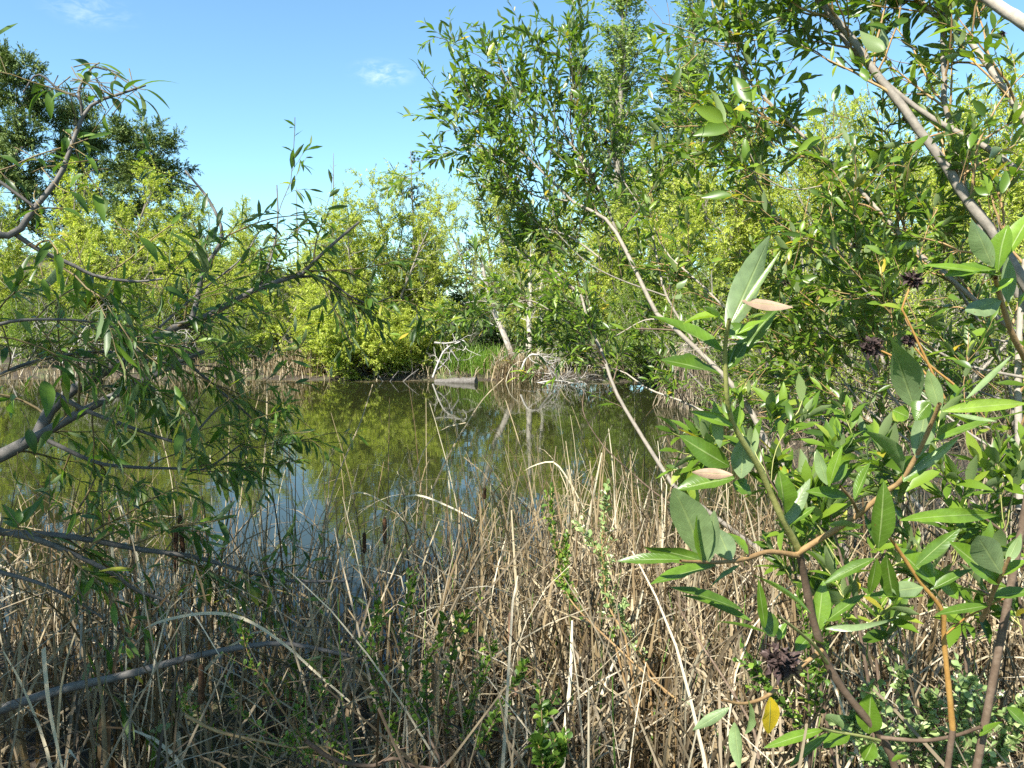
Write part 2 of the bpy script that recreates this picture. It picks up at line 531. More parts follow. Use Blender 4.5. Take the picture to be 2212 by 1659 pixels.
g = Geo()
g.add(np.array([(-40, 1.5, 0), (14, 1.5, 0), (14, 32, 0), (-40, 32, 0)], float), np.array([[0, 1, 2, 3]]))
m, t, b, out = newmat('pond water')
b.inputs['Base Color'].default_value = (.016, .018, .006, 1)
b.inputs['Roughness'].default_value = .015
b.inputs['IOR'].default_value = 1.333
b.inputs['Specular IOR Level'].default_value = .5
tc = t.nodes.new('ShaderNodeTexCoord')
mp = t.nodes.new('ShaderNodeMapping'); mp.inputs['Scale'].default_value = (.9, 1.6, 1); t.links.new(tc.outputs['Object'], mp.inputs[0])
nz = noise(t, 3.2, 3, .5, mp.outputs[0])
bp = t.nodes.new('ShaderNodeBump'); bp.inputs['Distance'].default_value = .01; bp.inputs['Strength'].default_value = .07
t.links.new(nz, bp.inputs['Height']); t.links.new(bp.outputs[0], b.inputs['Normal'])
tag(link('water', g.mesh('water', m)), 'still dark green pond water', 'water', kind='structure')


# ------------------------------------------------------------------ generic foliage on twigs
def twig_leaves(geo, rng, pts, m, L, Wd, ang=0.9, droop=0.15, jit=0.3, st=None, t0=0.12, upn=1.0, curl=0.1, fold=.2, lj=.25, prof=1.0, tipturn=.55):
    N, n, _ = pts.shape
    t = t0 + (1 - t0) * (np.arange(m) + rng.uniform(0, 1, (N, m))) / m
    f = t * (n - 1); i = np.minimum(f.astype(int), n - 2); k = (f - i)[..., None]
    r = np.arange(N)[:, None]
    pos = pts[r, i] * (1 - k) + pts[r, i + 1] * k
    tan = nrm(pts[r, i + 1] - pts[r, i])
    az = (np.arange(m) * 2.4)[None] + rng.uniform(0, 2 * pi, (N, 1)) + rng.normal(0, .4, (N, m))
    a = (ang * (1 - tipturn * t ** 3) + rng.normal(0, jit, (N, m)))[..., None]
    pv = perp(tan, az=az)
    d = nrm(tan * np.cos(a) + pv * np.sin(a) - UP * (droop * (1 + rng.normal(0, .4, (N, m))))[..., None])
    nn = nrm(UP * upn + tan * .5 + rng.normal(0, .45, (N, m, 3)))
    LL = (L * (1 + rng.normal(0, lj, (N, m)))).clip(L * .35, L * 1.7) * (1 - .3 * t ** 4)
    geo.leaves(pos.reshape(-1, 3), d.reshape(-1, 3), nn.reshape(-1, 3), LL.ravel(), LL.ravel() * (Wd / L) * rng.uniform(.8, 1.2, N * m),
               curl=rng.normal(curl, .1, N * m), rng=rng, st=st, fold=fold, prof=prof, twist=(0.0 if st is None else rng.normal(0, .5, N * m)))


def taper(r0, r1, n):
    return r0[:, None] + (r1 - r0)[:, None] * np.linspace(0, 1, n)[None]


def willow_meshes(seed, H, leaf, lw, nstem=7, nb=170, ntw=2300, m=20, lean=.42, low=.06, mat=M_WILLOW_FAR, bark=M_BARK_FAR, twl=.62, droop=.25, up=.25, st=None):
    rng = np.random.default_rng(seed)
    w, lf = Geo(), Geo()
    az = np.arange(nstem) * 2 * pi / nstem + rng.normal(0, .4, nstem)
    le = rng.uniform(.1, lean, nstem) + .08
    d = np.stack([np.cos(az) * np.sin(le), np.sin(az) * np.sin(le), np.cos(le)], 1)
    p = np.stack([np.cos(az) * .25, np.sin(az) * .25, np.full(nstem, -.15)], 1)
    L = H * rng.uniform(.72, 1.0, nstem)
    s0 = grow(rng, p, d, L, 11, .10, .015)
    r0 = taper(np.full(nstem, H * .011) * rng.uniform(.7, 1.2, nstem), np.full(nstem, H * .0012), 12)
    w.tubes(s0, r0, 6, rng)
    i, tt, pos, d, r = spawn(rng, s0, nb, low, .98, .85, .25, up, rad=r0)
    s1 = grow(rng, pos, d, H * .30 * (1.15 - .75 * tt) * rng.uniform(.6, 1.25, nb), 6, .16, .03)
    r1 = taper(r * .55, np.full(nb, H * .0006), 7)
    w.tubes(s1, r1, 4, rng)
    i, tt, pos, d, r = spawn(rng, s1, ntw, .15, 1, .75, .3, .1, rad=r1)
    s2 = grow(rng, pos, d, twl * rng.uniform(.5, 1.3, ntw), 4, .2, -.06)
    w.tubes(s2, taper(np.minimum(r * .6, .006), np.full(ntw, .0015), 5), 3, rng)
    twig_leaves(lf, rng, s2, m, leaf, lw, droop=droop, upn=.6, st=st)
    return w.mesh('willow_trunk', bark), lf.mesh('willow_crown', mat)


def conifer_meshes(seed, H, nb, spread, prof='cone', mat=M_CONIFER, needle=.16, nw=.05, ntw=1400, m=14, low=.12, flat=.0, twl=.7, sweep=-.02):
    rng = np.random.default_rng(seed)
    w, lf = Geo(), Geo()
    s0 = grow(rng, np.array([[0, 0, -.3]]), np.array([[.02, .0, 1.0]]), np.array([H + .3]), 14, .015, .02)
    r0 = taper(np.array([H * .014]), np.array([.01]), 15)
    w.tubes(s0, r0, 8, rng)
    i, tt, pos, d, r = spawn(rng, s0, nb, low, .985, 1.45, .16, .0, rad=r0)
    if prof == 'cone':
        Lb = spread * (1.03 - tt) ** .85 * rng.uniform(.7, 1.1, nb) + .15
    else:
        Lb = spread * np.sqrt(np.maximum(.04, 1 - ((tt - .5) / .56) ** 2)) * rng.uniform(.5, 1.15, nb)
        d = nrm(d + UP * (tt - .25)[:, None] * .9)
    s1 = grow(rng, pos, d, Lb, 7, .07 if prof == 'cone' else .14, sweep)
    r1 = taper(np.minimum(r * .5, .05), np.full(nb, .006), 8)
    w.tubes(s1, r1, 4, rng)
    i, tt, pos, d, r = spawn(rng, s1, ntw, .2 if prof == 'cone' else .4, 1, .8, .25, .03, rad=r1, w=Lb ** (2.0 if prof == 'cone' else 1.0))
    s2 = grow(rng, pos, d, twl * rng.uniform(.5, 1.2, ntw) * (np.minimum(1, Lb[i] / 2.0) if prof == 'cone' else 1), 3, .1, -.02)
    twig_leaves(lf, rng, s2, m, needle, nw, ang=.6, droop=.05, upn=.6, t0=.0)
    return w.mesh('conifer_trunk', M_BARK_FAR), lf.mesh('conifer_crown', mat)


def poplar_meshes(seed, H):
    rng = np.random.default_rng(seed)
    w, lf = Geo(), Geo()
    s0 = grow(rng, np.array([[0, 0, -.3], [.2, 0, -.2]]), np.array([[0, 0, 1.0], [.13, 0, 1]]), np.array([H, H * .8]), 14, .025, .02)
    r0 = taper(np.array([H * .011, H * .008]), np.array([.015, .012]), 15)
    w.tubes(s0, r0, 7, rng)
    i, tt, pos, d, r = spawn(rng, s0, 90, .15, .97, .65, .18, .35, rad=r0)
    s1 = grow(rng, pos, d, H * .24 * (1.2 - tt) * rng.uniform(.6, 1.2, 90), 8, .09, .07)
    r1 = taper(r * .5, np.full(90, .008), 9)
    w.tubes(s1, r1, 4, rng)
    i, tt, pos, d, r = spawn(rng, s1, 2600, .15, 1, .8, .3, .15, rad=r1)
    s2 = grow(rng, pos, d, .75 * rng.uniform(.4, 1.3, 2600), 4, .2, .03)
    w.tubes(s2, taper(np.minimum(r * .5, .006), np.full(2600, .002), 5), 3, rng)
    twig_leaves(lf, rng, s2, 13, .105, .075, droop=.5, upn=.1, jit=.5)
    return w.mesh('poplar_trunk', M_BARK_FAR), lf.mesh('poplar_crown', M_POPLAR)


def place_tree(kind, meshes, H, px, D, toprow, label, cat, group=None, rz=0.0, wide=1.0, sink=0.0):
    p = P(px, 700, D)
    zb = zat(p[0], p[1]) - sink
    zt = P(px, toprow, D)[2]
    s = (zt - zb) / H
    e = thing(kind, label, cat, (p[0], p[1], zb), group, rz, (s * wide, s * wide, s))
    link('trunk', meshes[0], e)
    link('crown', meshes[1], e)
    return e


WG = 'bright willows round the pond'
WA = willow_meshes(11, 7.0, .1, .036, m=26)
WB = willow_meshes(12, 7.0, .1, .036, m=26, nstem=9, lean=.6, nb=190)
WC = willow_meshes(13, 7.0, .1, .036, m=24, nstem=6, lean=.36, ntw=1700)
WBUSH = willow_meshes(14, 4.0, .10, .038, nstem=13, lean=1.0, nb=190, ntw=2300, m=22, twl=.5, droop=.35)
WDEEP = willow_meshes(15, 6.0, .10, .034, nstem=7, lean=.6, mat=M_WILLOW_DEEP)
WNEAR = willow_meshes(16, 4.5, .085, .024, nstem=10, lean=.75, nb=150, ntw=1300, m=11, mat=M_WILLOW_DEEP, bark=M_BARK_GREY, twl=.5, up=.3)
WNEARB = willow_meshes(17, 5.0, .09, .026, nstem=9, lean=.6, nb=150, ntw=1300, m=11, mat=M_WILLOW_FAR, bark=M_BARK_GREY, twl=.55, up=.3)
SHRUB = willow_meshes(18, 3.0, .08, .04, nstem=9, lean=.8, nb=110, ntw=1000, m=16, mat=M_SHRUB_DARK, twl=.4)

for a in [
    (WB, 7, 45, 34, 425, 'yellow green willow at the left edge below the tallest conifer', .4, 1.0),
    (WA, 7, 235, 38, 345, 'tall bright willow crown right in front of the rounded conifer, left of it', 1.7, .9),
    (WC, 7, 395, 34, 440, 'airy willow with bare pale stems below the rounded conifer', 2.2, 1.1),
    (WA, 7, 490, 39, 415, 'thin topped willow between the rounded conifer and the sky gap', 4.1, .8),
    (WB, 7, 560, 33, 500, 'low willow below the left sky gap, behind the grey bent limb', 5.0, 1.0),
    (WC, 7, 655, 41, 478, 'small distant willow under the shorter dead snag', .9, .9),
    (WA, 7, 735, 31, 425, 'left shoulder of the big central willow group, below the taller snag', 3.0, .85),
    (WB, 7, 815, 32, 382, 'broadest and tallest willow in the middle of the far shore', 2.6, .95),
    (WC, 7, 912, 32.5, 425, 'greyer willow with pale bare stems in front of the young fir', 5.3, .75),
    (WBUSH, 4, 800, 27.9, 600, 'bright willow bush drooping over the water, biggest of the three low ones', .3, 1.15),
    (WBUSH, 4, 700, 28.2, 655, 'low willow bush beside the pale reed patch on the far shore', 2.3, 1.0),
    (WBUSH, 4, 885, 28.2, 640, 'low willow bush ending at the bleached dead branches', 4.2, .9),
    (WB, 7, 1105, 37, 322, 'round bright crown showing through behind the dark leaning willow', 1.1, .8),
    (WA, 7, 1150, 32, 520, 'willow standing behind the three pale trunks', 3.3, .9),
    (WC, 7, 1290, 30, 400, 'willow below the tall poplar on the far bank', .2, 1.0),
    (WB, 7, 1420, 28, 380, 'willow to the right of the poplar foot, seen through leaves', 4.4, 1.0),
    (WA, 7, 1590, 26, 240, 'tall bright willow seen between the near limbs, right of the poplars', 1.9, .9),
    (WC, 7, 1760, 30, 110, 'tallest bright willow behind the right limbs', .7, .8),
    (WB, 7, 1900, 21, 230, 'wide willow behind the two thick parallel limbs', 5.6, .8),
    (WA, 7, 2060, 19, 130, 'tall willow behind the upright grey stem', 2.7, .8),
    (WC, 7, 2215, 17, 120, 'willow cut by the right edge of the view', 3.8, .9),
]:
    place_tree('willow', a[0], a[1], a[2], a[3], a[4], a[5], 'tree', WG, a[6], a[7], .05)

for a in [
    (WDEEP, 6, 1215, 28.5, 640, 'dark low willow right of the pale trunks at the water', 1.0, .9),
    (WDEEP, 6, 1330, 26.5, 560, 'deep green willow overhanging the far right corner of the pond', 2.0, 1.0),
    (WDEEP, 6, 1470, 23.5, 520, 'deep green willow behind the shaggy grey stump', 3.0, .9),
    (WDEEP, 6, 1405, 25.2, 640, 'low deep green bush where the far shore meets the right bank', 2.0, 1.2),
    (WNEAR, 4.5, 1640, 15, 520, 'thicket willow with many thin stems on the right bank', 0.5, 1.0),
    (WNEARB, 5, 1800, 13, 420, 'lighter thicket willow behind the seed clusters', 1.5, .9),
    (WNEAR, 4.5, 1990, 11.5, 420, 'dense thicket willow low behind the right limbs', 2.5, 1.0),
    (WNEARB, 5, 2160, 12.5, 330, 'lighter thicket willow at the right edge', 3.5, .9),
    (WDEEP, 6, 120, 31, 590, 'deep green shrub willow at the left waterline', 4.0, 1.0),
    (WDEEP, 6, 330, 30.5, 610, 'deep green shrub willow behind the grey bent limb', 5.0, 1.1),
    (WDEEP, 6, 500, 30, 620, 'deep green shrub willow left of the pale reed patch', 6.0, .9),
]:
    place_tree('shrub_willow', a[0], a[1], a[2], a[3], a[4], a[5], 'tree', 'darker willows on the banks', a[6], a[7], .05)

for a in [
    (SHRUB, 3, 985, 31, 640, 'dark evergreen shrub in the shady gap behind the log', 0.3, 1.0),
    (SHRUB, 3, 1035, 33, 600, 'taller dark shrub behind the green grass at the gap', 1.9, 1.1),
    (SHRUB, 3, 930, 33, 590, 'dark shrub under the greyer central willow', 3.0, 1.0),
]:
    place_tree('shrub', a[0], a[1], a[2], a[3], a[4], a[5], 'shrub', 'dark shrubs in the far gap', a[6], a[7], .05)

CA = conifer_meshes(21, 20, 130, 4.6, 'round', ntw=3000, m=18, needle=.34, nw=.11, twl=1.5, low=.16)
CB = conifer_meshes(22, 16, 140, 5.0, 'round', ntw=3200, m=18, needle=.30, nw=.10, twl=1.2, low=.10)
place_tree('conifer', CA, 20, 48, 60, 133, 'tallest dark conifer with bare limbs at the upper left', 'tree', 'old conifers on the left slope', .2, .9)
place_tree('conifer', CB, 16, 185, 64, 215, 'dark conifer half hidden behind the near leaf spray', 'tree', 'old conifers on the left slope', 1.6, .62)
place_tree('conifer', CB, 16, 325, 58, 272, 'rounded dull green conifer standing apart, beside the sky', 'tree', 'old conifers on the left slope', 3.6, 1.1)
FA = conifer_meshes(23, 9, 85, 2.0, 'cone', mat=M_FIR, needle=.10, nw=.028, ntw=1300, m=22, twl=.5, sweep=.02)
place_tree('fir', FA, 9, 895, 40, 322, 'young pointed fir rising behind the central willows', 'tree', 'young firs behind the pond', .3, 1.05)
place_tree('fir', FA, 9, 1012, 38, 468, 'slim fir in the narrow sky gap beside the leaning willow', 'tree', 'young firs behind the pond', 2.0, .8)
place_tree('fir', FA, 9, 1190, 46, 305, 'fir top half hidden by the dark leaning willow crown', 'tree', 'young firs behind the pond', 4.0, .9)
PA = poplar_meshes(31, 19)
place_tree('poplar', PA, 19, 1335, 35, -75, 'tall airy poplar against the sky, left one of the pair', 'tree', 'tall poplars', .4, 1.5)
place_tree('poplar', PA, 19, 1480, 37, -40, 'tall airy poplar, right one of the pair', 'tree', 'tall poplars', 2.8, 1.4)


def snag(px, D, top, label, seed, nb=16):
    rng = np.random.default_rng(seed)
    p = P(px, 700, D); zb = zat(p[0], p[1]) - .2
    H = P(px, top, D)[2] - zb
    s0 = grow(rng, np.array([[0, 0, 0.0]]), np.array([[0, 0, 1.0]]), np.array([H]), 12, .012, .02)
    r0 = taper(np.array([.11]), np.array([.012]), 13)
    w = Geo(); w.tubes(s0, r0, 6, rng)
    i, tt, pos, d, r = spawn(rng, s0, nb, .45, .97, 1.3, .25, .1, rad=r0)
    br = w; s1 = grow(rng, pos, d, rng.uniform(.25, 1.1, nb) * (1.3 - tt), 5, .15, .03)
    br.tubes(s1, taper(np.full(nb, .014), np.full(nb, .004), 6), 3, rng)
    e = thing('dead_snag', label, 'dead tree', (p[0], p[1], zb), 'bare dead snags')
    link('trunk', w.mesh('snag_trunk', M_BARK_FAR), e)


snag(727, 43, 332, 'taller bare dead snag poking above the central willow', 41)
snag(647, 44, 405, 'shorter bare dead snag in the left sky gap', 42)


def pale_trunk(path, D, r0, label, seed):
    rng = np.random.default_rng(seed)
    pts = trace(path, D, D + .4, 12)[None]
    b = pts[0, 0].copy()
    b2 = np.array([b[0], b[1], zat(b[0], b[1]) - .15])
    pts = np.concatenate([b2[None, None], pts], 1) - b2
    rad = taper(np.array([r0]), np.array([r0 * .5]), 13)
    w = Geo(); w.tubes(pts, rad, 8, rng, .08)
    i, tt, pos, d, r = spawn(rng, pts, 26, .45, 1, .9, .3, .3, rad=rad)
    s1 = grow(rng, pos, d, rng.uniform(.5, 1.7, 26), 6, .2, .0)
    br = Geo(); br.tubes(s1, taper(np.full(26, .018), np.full(26, .004), 7), 4, rng)
    i, tt, pos, d, r = spawn(rng, s1, 140, .2, 1, .8, .3, .1)
    s2 = grow(rng, pos, d, rng.uniform(.2, .6, 140), 4, .25, -.02)
    br.tubes(s2, taper(np.full(140, .004), np.full(140, .002), 5), 3, rng)
    lf = Geo(); twig_leaves(lf, rng, s2[::2], 8, .1, .035)
    e = thing('leaning_tree', label, 'tree', b2, 'pale trunks on the far shore')
    link('trunk', w.mesh('pale_trunk', M_BARK_PALE), e)
    link('branches', br.mesh('pale_branches', M_DEAD), e)
    link('crown', lf.mesh('pale_crown', M_WILLOW_FAR), e)


pale_trunk([(1133, 815), (1118, 790), (1105, 763), (1096, 740), (1084, 711), (1074, 690), (1062, 660), (1052, 620), (1040, 570)], 27.3, .13, 'leaning pale trunk at the left of the three, bent over the water', 51)
pale_trunk([(1143, 800), (1142, 760), (1144, 715), (1143, 670), (1146, 620), (1143, 560)], 28.6, .14, 'upright mottled trunk in the middle of the three', 52)
pale_trunk([(1160, 800), (1163, 765), (1173, 722), (1170, 690), (1167, 648), (1172, 600)], 28.9, .09, 'thin pale trunk at the right of the three', 53)

# the floating log
rng = np.random.default_rng(60)
w = Geo()
lp = resample([P(940, 828, 26.0), P(985, 825, 25.7), P(1029, 824, 25.4)], 14)
lp[:, 2] = [.0 + .06 * k for k in np.linspace(0, 1, 14)]
lr = np.linspace(.10, .15, 14)[None] * (1 + rng.normal(0, .05, (1, 14)))
w.tubes(lp[None] - lp[0], lr, 14, rng, .07)
e = thing('floating_log', 'grey weathered log lying in the water at the far shore', 'log', lp[0])
link('log_body', w.mesh('log_body', M_LOG), e)
w = Geo(); end = lp[-1] - lp[0]; ax = nrm(lp[-1] - lp[-2])
cap = np.stack([end + ax * .004, end + ax * .006], 0)[None]
w.tubes(cap, np.array([[.14, .001]]), 14, rng)
link('cut_end', w.mesh('cut_end', M_BARK_FAR), e, 'dark broken end of the log')


def deadwood(name, label, starts, D, seed, mat=M_DEAD, r=.035, nb=10, group=None, twig=40, L=(.5, 1.4)):
    rng = np.random.default_rng(seed)
    w = Geo(); tw = Geo()
    lim = np.stack([trace(s, D, D + rng.uniform(-.4, .4), 14) for s in starts])
    o0 = lim[0, 0].copy(); lim = lim - o0
    N = len(lim)
    w.tubes(lim, taper(np.full(N, r), np.full(N, r * .35), 14), 6, rng, .05)
    i, tt, pos, d, _ = spawn(rng, lim, nb * N, .2, 1, .9, .4, .05)
    s1 = grow(rng, pos, d, rng.uniform(*L, nb * N), 6, .28, -.02)
    tw.tubes(s1, taper(np.full(nb * N, r * .3), np.full(nb * N, r * .1), 7), 4, rng)
    i, tt, pos, d, _ = spawn(rng, s1, twig, .2, 1, .8, .4, 0)
    s2 = grow(rng, pos, d, rng.uniform(.2, .5, twig) * L[1], 4, .3, -.02)
    tw.tubes(s2, taper(np.full(twig, r * .14), np.full(twig, r * .06), 5), 3, rng)
    e = thing(name, label, 'dead branch', o0, group)
    w.v += tw.v; w.f += [f_ + w.n for f_ in tw.f]; w.a += tw.a; w.n += tw.n
    link('limb', w.mesh('dead_limb', mat), e)


deadwood('dead_branch', 'curling bleached dead branch over the log',
         [[(935, 815), (948, 780), (962, 755), (985, 742), (1003, 735), (1008, 748), (998, 760)], [(938, 740), (960, 742), (985, 738), (1000, 732)],
          [(965, 745), (980, 765), (990, 780)], [(940, 800), (955, 790), (972, 765)]], 26.6, 61, r=.04, nb=5, twig=30, L=(.3, 1.0))
for k, (lb, st_) in enumerate([('left one of three dark bare sticks poking from the water below the drooping bush', [(830, 828), (815, 808), (802, 795)]),
                               ('middle one of three dark bare sticks in the water below the drooping bush', [(842, 826), (852, 812), (862, 800)]),
                               ('right one of three dark bare sticks, longest, in the water below the drooping bush', [(870, 826), (885, 812), (905, 797)])]):
    deadwood('dead_branch', lb, [st_], 26.2, 620 + k, mat=M_BARK_DARK, r=.03, nb=3, twig=4, L=(.2, .6), group='sticks standing in the far water')
deadwood('dead_branch', 'grey tangle of fallen twigs at the foot of the pale trunks',
         [[(1125, 800), (1140, 770), (1165, 768), (1200, 800), (1225, 830)], [(1165, 770), (1190, 800), (1220, 832), (1240, 838)], [(1150, 830), (1200, 822), (1250, 830)]], 25.8, 63, r=.04, nb=18, twig=150, L=(.5, 1.6))
for k, (lb, st_) in enumerate([('bare grey brush at the left edge of the far bank', [(20, 800), (40, 740), (80, 700)]),
                               ('bare grey brush under the tallest conifer, above the bent limb', [(120, 810), (150, 760), (190, 700)]),
                               ('bare grey brush behind the fork of the grey bent limb', [(230, 810), (250, 760), (260, 700)]),
                               ('bare grey brush on the far bank, nearest the pale reed patch', [(330, 812), (340, 770), (380, 720)])]):
    deadwood('bare_brush', lb, [st_], 29.5, 640 + k, r=.04, nb=16, twig=50, L=(.8, 2.2), group='bare grey brush on the far left bank')


# ------------------------------------------------------------------ reeds
def blades(rng, x, y, z, H, lean, wid, geo, kink=.3, n=9, rcol=None, wind=(0, 0)):
    N = len(x)
    az = rng.uniform(0, 2 * pi, N)
    la = np.abs(rng.normal(0, lean, N))
    d = np.stack([np.cos(az) * np.sin(la) + wind[0], np.sin(az) * np.sin(la) + wind[1], np.cos(la)], 1)
    d = nrm(d)
    p = np.stack([x, y, z], 1)
    bend = np.where(rng.uniform(0, 1, N) < .55, rng.uniform(.0, .15, N), rng.uniform(.15, .95, N))
    kk = np.where(rng.uniform(0, 1, N) < kink, rng.integers(4, n - 1, N), 99)
    hz = np.stack([np.cos(az), np.sin(az), np.zeros(N)], 1)
    out = [p]
    for i in range(n - 1):
        dn = d - UP * (bend * (i / n) ** 1.5)[:, None] * .9 + hz * (bend * (i / n))[:, None] * .6 + rng.normal(0, .025, (N, 3))
        kd = hz * rng.uniform(.4, 1.2, (N, 1)) + UP * rng.uniform(-1.2, .2, (N, 1))
        d = nrm(np.where((kk == i)[:, None], kd, dn))
        p = p + d * (H / (n - 1))[:, None]
        p[:, 2] = np.maximum(p[:, 2], -.05)
        out.append(p)
    pts = np.stack(out, 1)
    s = np.linspace(0, 1, n)
    w = wid[:, None] * (np.clip(1.15 - s, 0, 1) ** .6)[None]
    sa = rng.uniform(0, 2 * pi, N)
    side = np.stack([np.cos(sa), np.sin(sa), np.zeros(N)], 1)
    rnd = rng.beta(1.15, 1.25, N) if rcol is None else rcol
    geo.ribbons(pts, w, side, rnd, .25)


def scatter(rng, cnt, dens, box):
    x = rng.uniform(box[0], box[1], cnt); y = rng.uniform(box[2], box[3], cnt)
    k = rng.uniform(0, 1, cnt) < dens(x, y)
    return x[k], y[k]


def edge(x):
    """how far out the reed bed stands in the water"""
    return 5.3 + .35 * np.sin(x * 1.9) + .4 * sstep(-.3, .9, x) - .35 * sstep(-.6, -2.2, x)


rng = np.random.default_rng(70)
g = Geo()
dens = lambda x, y: np.where(y < edge(x), 1, 0) * np.where(x < -.5, .36, .85) * sstep(2.1, 3.0, y)
x, y = scatter(rng, 9000, dens, (-4.6, 4.2, 1.3, 6.4))
hh = rng.uniform(.75, 1.45, len(x)) * np.where(x < -.6, .97, 1.0)
hh = np.minimum(hh, .28 + .55 * np.maximum(y - 2.0, 0) + rng.uniform(0, .25, len(x)))
blades(rng, x, y, np.maximum(height(x, y), -.2), hh, .16, rng.uniform(.007, .017, len(x)) * np.clip(1.5 - .2 * (y - 2), .9, 1.5), g, kink=.4)
tag(link('dry_reeds', g.mesh('dry_reeds', M_REED)), 'mass of dry tan cattail reeds along the near shore', 'reeds', kind='stuff')
g = Geo()
x, y = scatter(rng, 11000, lambda x, y: np.where(y < edge(x) - .25, 1, 0) * np.where(x < -.5, .42, 1), (-4.6, 4.4, 1.2, 6))
N = len(x)
zz = np.maximum(height(x, y), -.02) + rng.uniform(.01, .55, N) ** 1.4
blades(rng, x, y, zz, rng.uniform(.35, 1.15, N), 1.25, rng.uniform(.005, .014, N), g, kink=.25, n=7, rcol=rng.beta(1.1, 1.2, N))
tag(link('reed_litter', g.mesh('reed_litter', M_REED_OLD)), 'broken and fallen reed litter covering the bank', 'reed litter', kind='stuff')
# tall stray reeds standing out in the water
g = Geo()
x, y = scatter(rng, 620, lambda x, y: np.where(y < edge(x) + .7, 1, 0), (-3.2, 2.6, 4.0, 6.6))
blades(rng, x, y, np.full(len(x), -.1), rng.uniform(1.0, 1.9, len(x)), .14, rng.uniform(.006, .012, len(x)), g, kink=.3, n=12, rcol=rng.beta(1.2, 1.6, len(x)))
tag(link('tall_reeds', g.mesh('tall_reeds', M_REED)), 'thin tall reeds standing in the shallow water', 'reeds', kind='stuff')
g = Geo()
x, y = scatter(rng, 150, lambda x, y: np.ones_like(x), (-1.6, 2.2, 2.0, 4.6))
blades(rng, x, y, height(x, y), rng.uniform(.5, 1.0, len(x)), .07, rng.uniform(.006, .011, len(x)), g, kink=0)
tag(link('green_shoots', g.mesh('green_shoots', M_SHOOT)), 'fresh green cattail shoots among the dry reeds', 'reed shoots', kind='stuff')
# far shore reeds and grass
g = Geo()
x = np.concatenate([rng.normal(P(635, 700, 27.6)[0], .6, 500), rng.normal(P(1115, 700, 27)[0], .5, 350), rng.uniform(-23, 4.5, 1600)])
y = np.concatenate([rng.normal(27.9, .3, 500), rng.normal(26.8, .25, 350), rng.uniform(26.6, 29.4, 1600)])
blades(rng, x, y, np.maximum(height(x, y), -.1), np.concatenate([rng.uniform(.6, 1.4, 850), rng.uniform(.2, .7, 1600)]), .3, rng.uniform(.018, .034, len(x)), g, n=6)
tag(link('far_reeds', g.mesh('far_reeds', M_REED)), 'pale dry reeds fringing the far shore', 'reeds', kind='stuff')
g = Geo()
x = rng.normal(P(1040, 700, 28.5)[0], .9, 900); y = rng.normal(28.4, .5, 900)
blades(rng, x, y, height(x, y), rng.uniform(.5, 1.2, 900), .18, rng.uniform(.015, .03, 900), g, n=6, kink=.05)
tag(link('shore_grass', g.mesh('shore_grass', M_GRASS)), 'green grass patch in the gap on the far shore', 'grass', kind='stuff')
g = Geo()
x, y = scatter(rng, 900, lambda x, y: np.where((shore_dist(x, y) > 0) & (shore_dist(x, y) < .9), 1, 0), (-20, 6, 22, 27.5))
N = len(x); az = rng.uniform(-.5, .5, N) + np.where(rng.uniform(0, 1, N) < .5, 0, pi)
pts_ = np.stack([np.stack([x, y, np.full(N, .012)], 1) + np.stack([np.cos(az), np.sin(az), np.zeros(N)], 1) * q_ for q_ in (0, .2, .45, .7)], 1)
g.ribbons(pts_, np.full((N, 4), .022), np.stack([-np.sin(az), np.cos(az), np.zeros(N)], 1), rng.uniform(.2, .9, N))
tag(link('floating_litter', g.mesh('floating_litter', M_REED)), 'tan reed litter floating along the far water edge', 'reed litter', kind='stuff')
# right bank brush floor
g = Geo()
x, y = scatter(rng, 5200, lambda x, y: np.where(shore_dist(x, y) < .1, 1, 0), (2.4, 12, 5.5, 20))
N = len(x)
blades(rng, x, y, height(x, y) + rng.uniform(0, .5, N), rng.uniform(.5, 1.5, N), 1.1, rng.uniform(.006, .014, N), g, n=7, rcol=rng.uniform(0, .8, N))
tag(link('bank_litter', g.mesh('bank_litter', M_REED_OLD)), 'tangled grey stalks covering the right bank', 'dead stalks', kind='stuff')


# shaggy grey stump on the right shore
rng = np.random.default_rng(77)
b = P(1488, 880, 18.6); b[2] = -.1
w = Geo(); st_ = grow(rng, np.array([[0, 0, 0.0]]), np.array([[.05, 0, 1.0]]), np.array([1.7]), 8, .05, .02)
w.tubes(st_, taper(np.array([.26]), np.array([.16]), 9), 10, rng, .08)
e = thing('shaggy_stump', 'grey stump draped in hanging dead stalks at the right shore', 'stump', b)
link('trunk', w.mesh('stump_trunk', M_BARK_FAR), e)
g = Geo(); N = 900
az = rng.uniform(0, 2 * pi, N); h0 = rng.uniform(.3, 1.75, N)
p = np.stack([np.cos(az) * .25, np.sin(az) * .25, h0], 1)
d = np.stack([np.cos(az) * .6, np.sin(az) * .6, np.full(N, .15)], 1)
pts = grow(rng, p, d, rng.uniform(.4, 1.1, N), 7, .12, -.45)
pts[..., 2] = np.maximum(pts[..., 2], .05)
g.ribbons(pts, np.full((N, 8), .012), nrm(rng.normal(0, 1, (N, 3))), rng.uniform(.2, .9, N))
link('dead_stalks', g.mesh('stump_stalks', M_REED_OLD), e)


def single_blade(path, d0, d1, wid, shade, label, seed):
    rng = np.random.default_rng(seed)
    pts = trace(path, d0, d1, 24)
    o0 = pts[0].copy()
    n = len(pts)
    s = np.linspace(0, 1, n)
    w_ = wid * np.clip(1.12 - s, 0, 1) ** .45
    g = Geo()
    g.ribbons((pts - o0)[None], w_[None], np.array([[.75, .25, .55]]), np.array([shade]), .3)
    o = link('reed_blade', g.mesh('reed_blade', M_REED)); o.location = o0
    tag(o, label, 'reed', 'single dry reed blades that stand out')


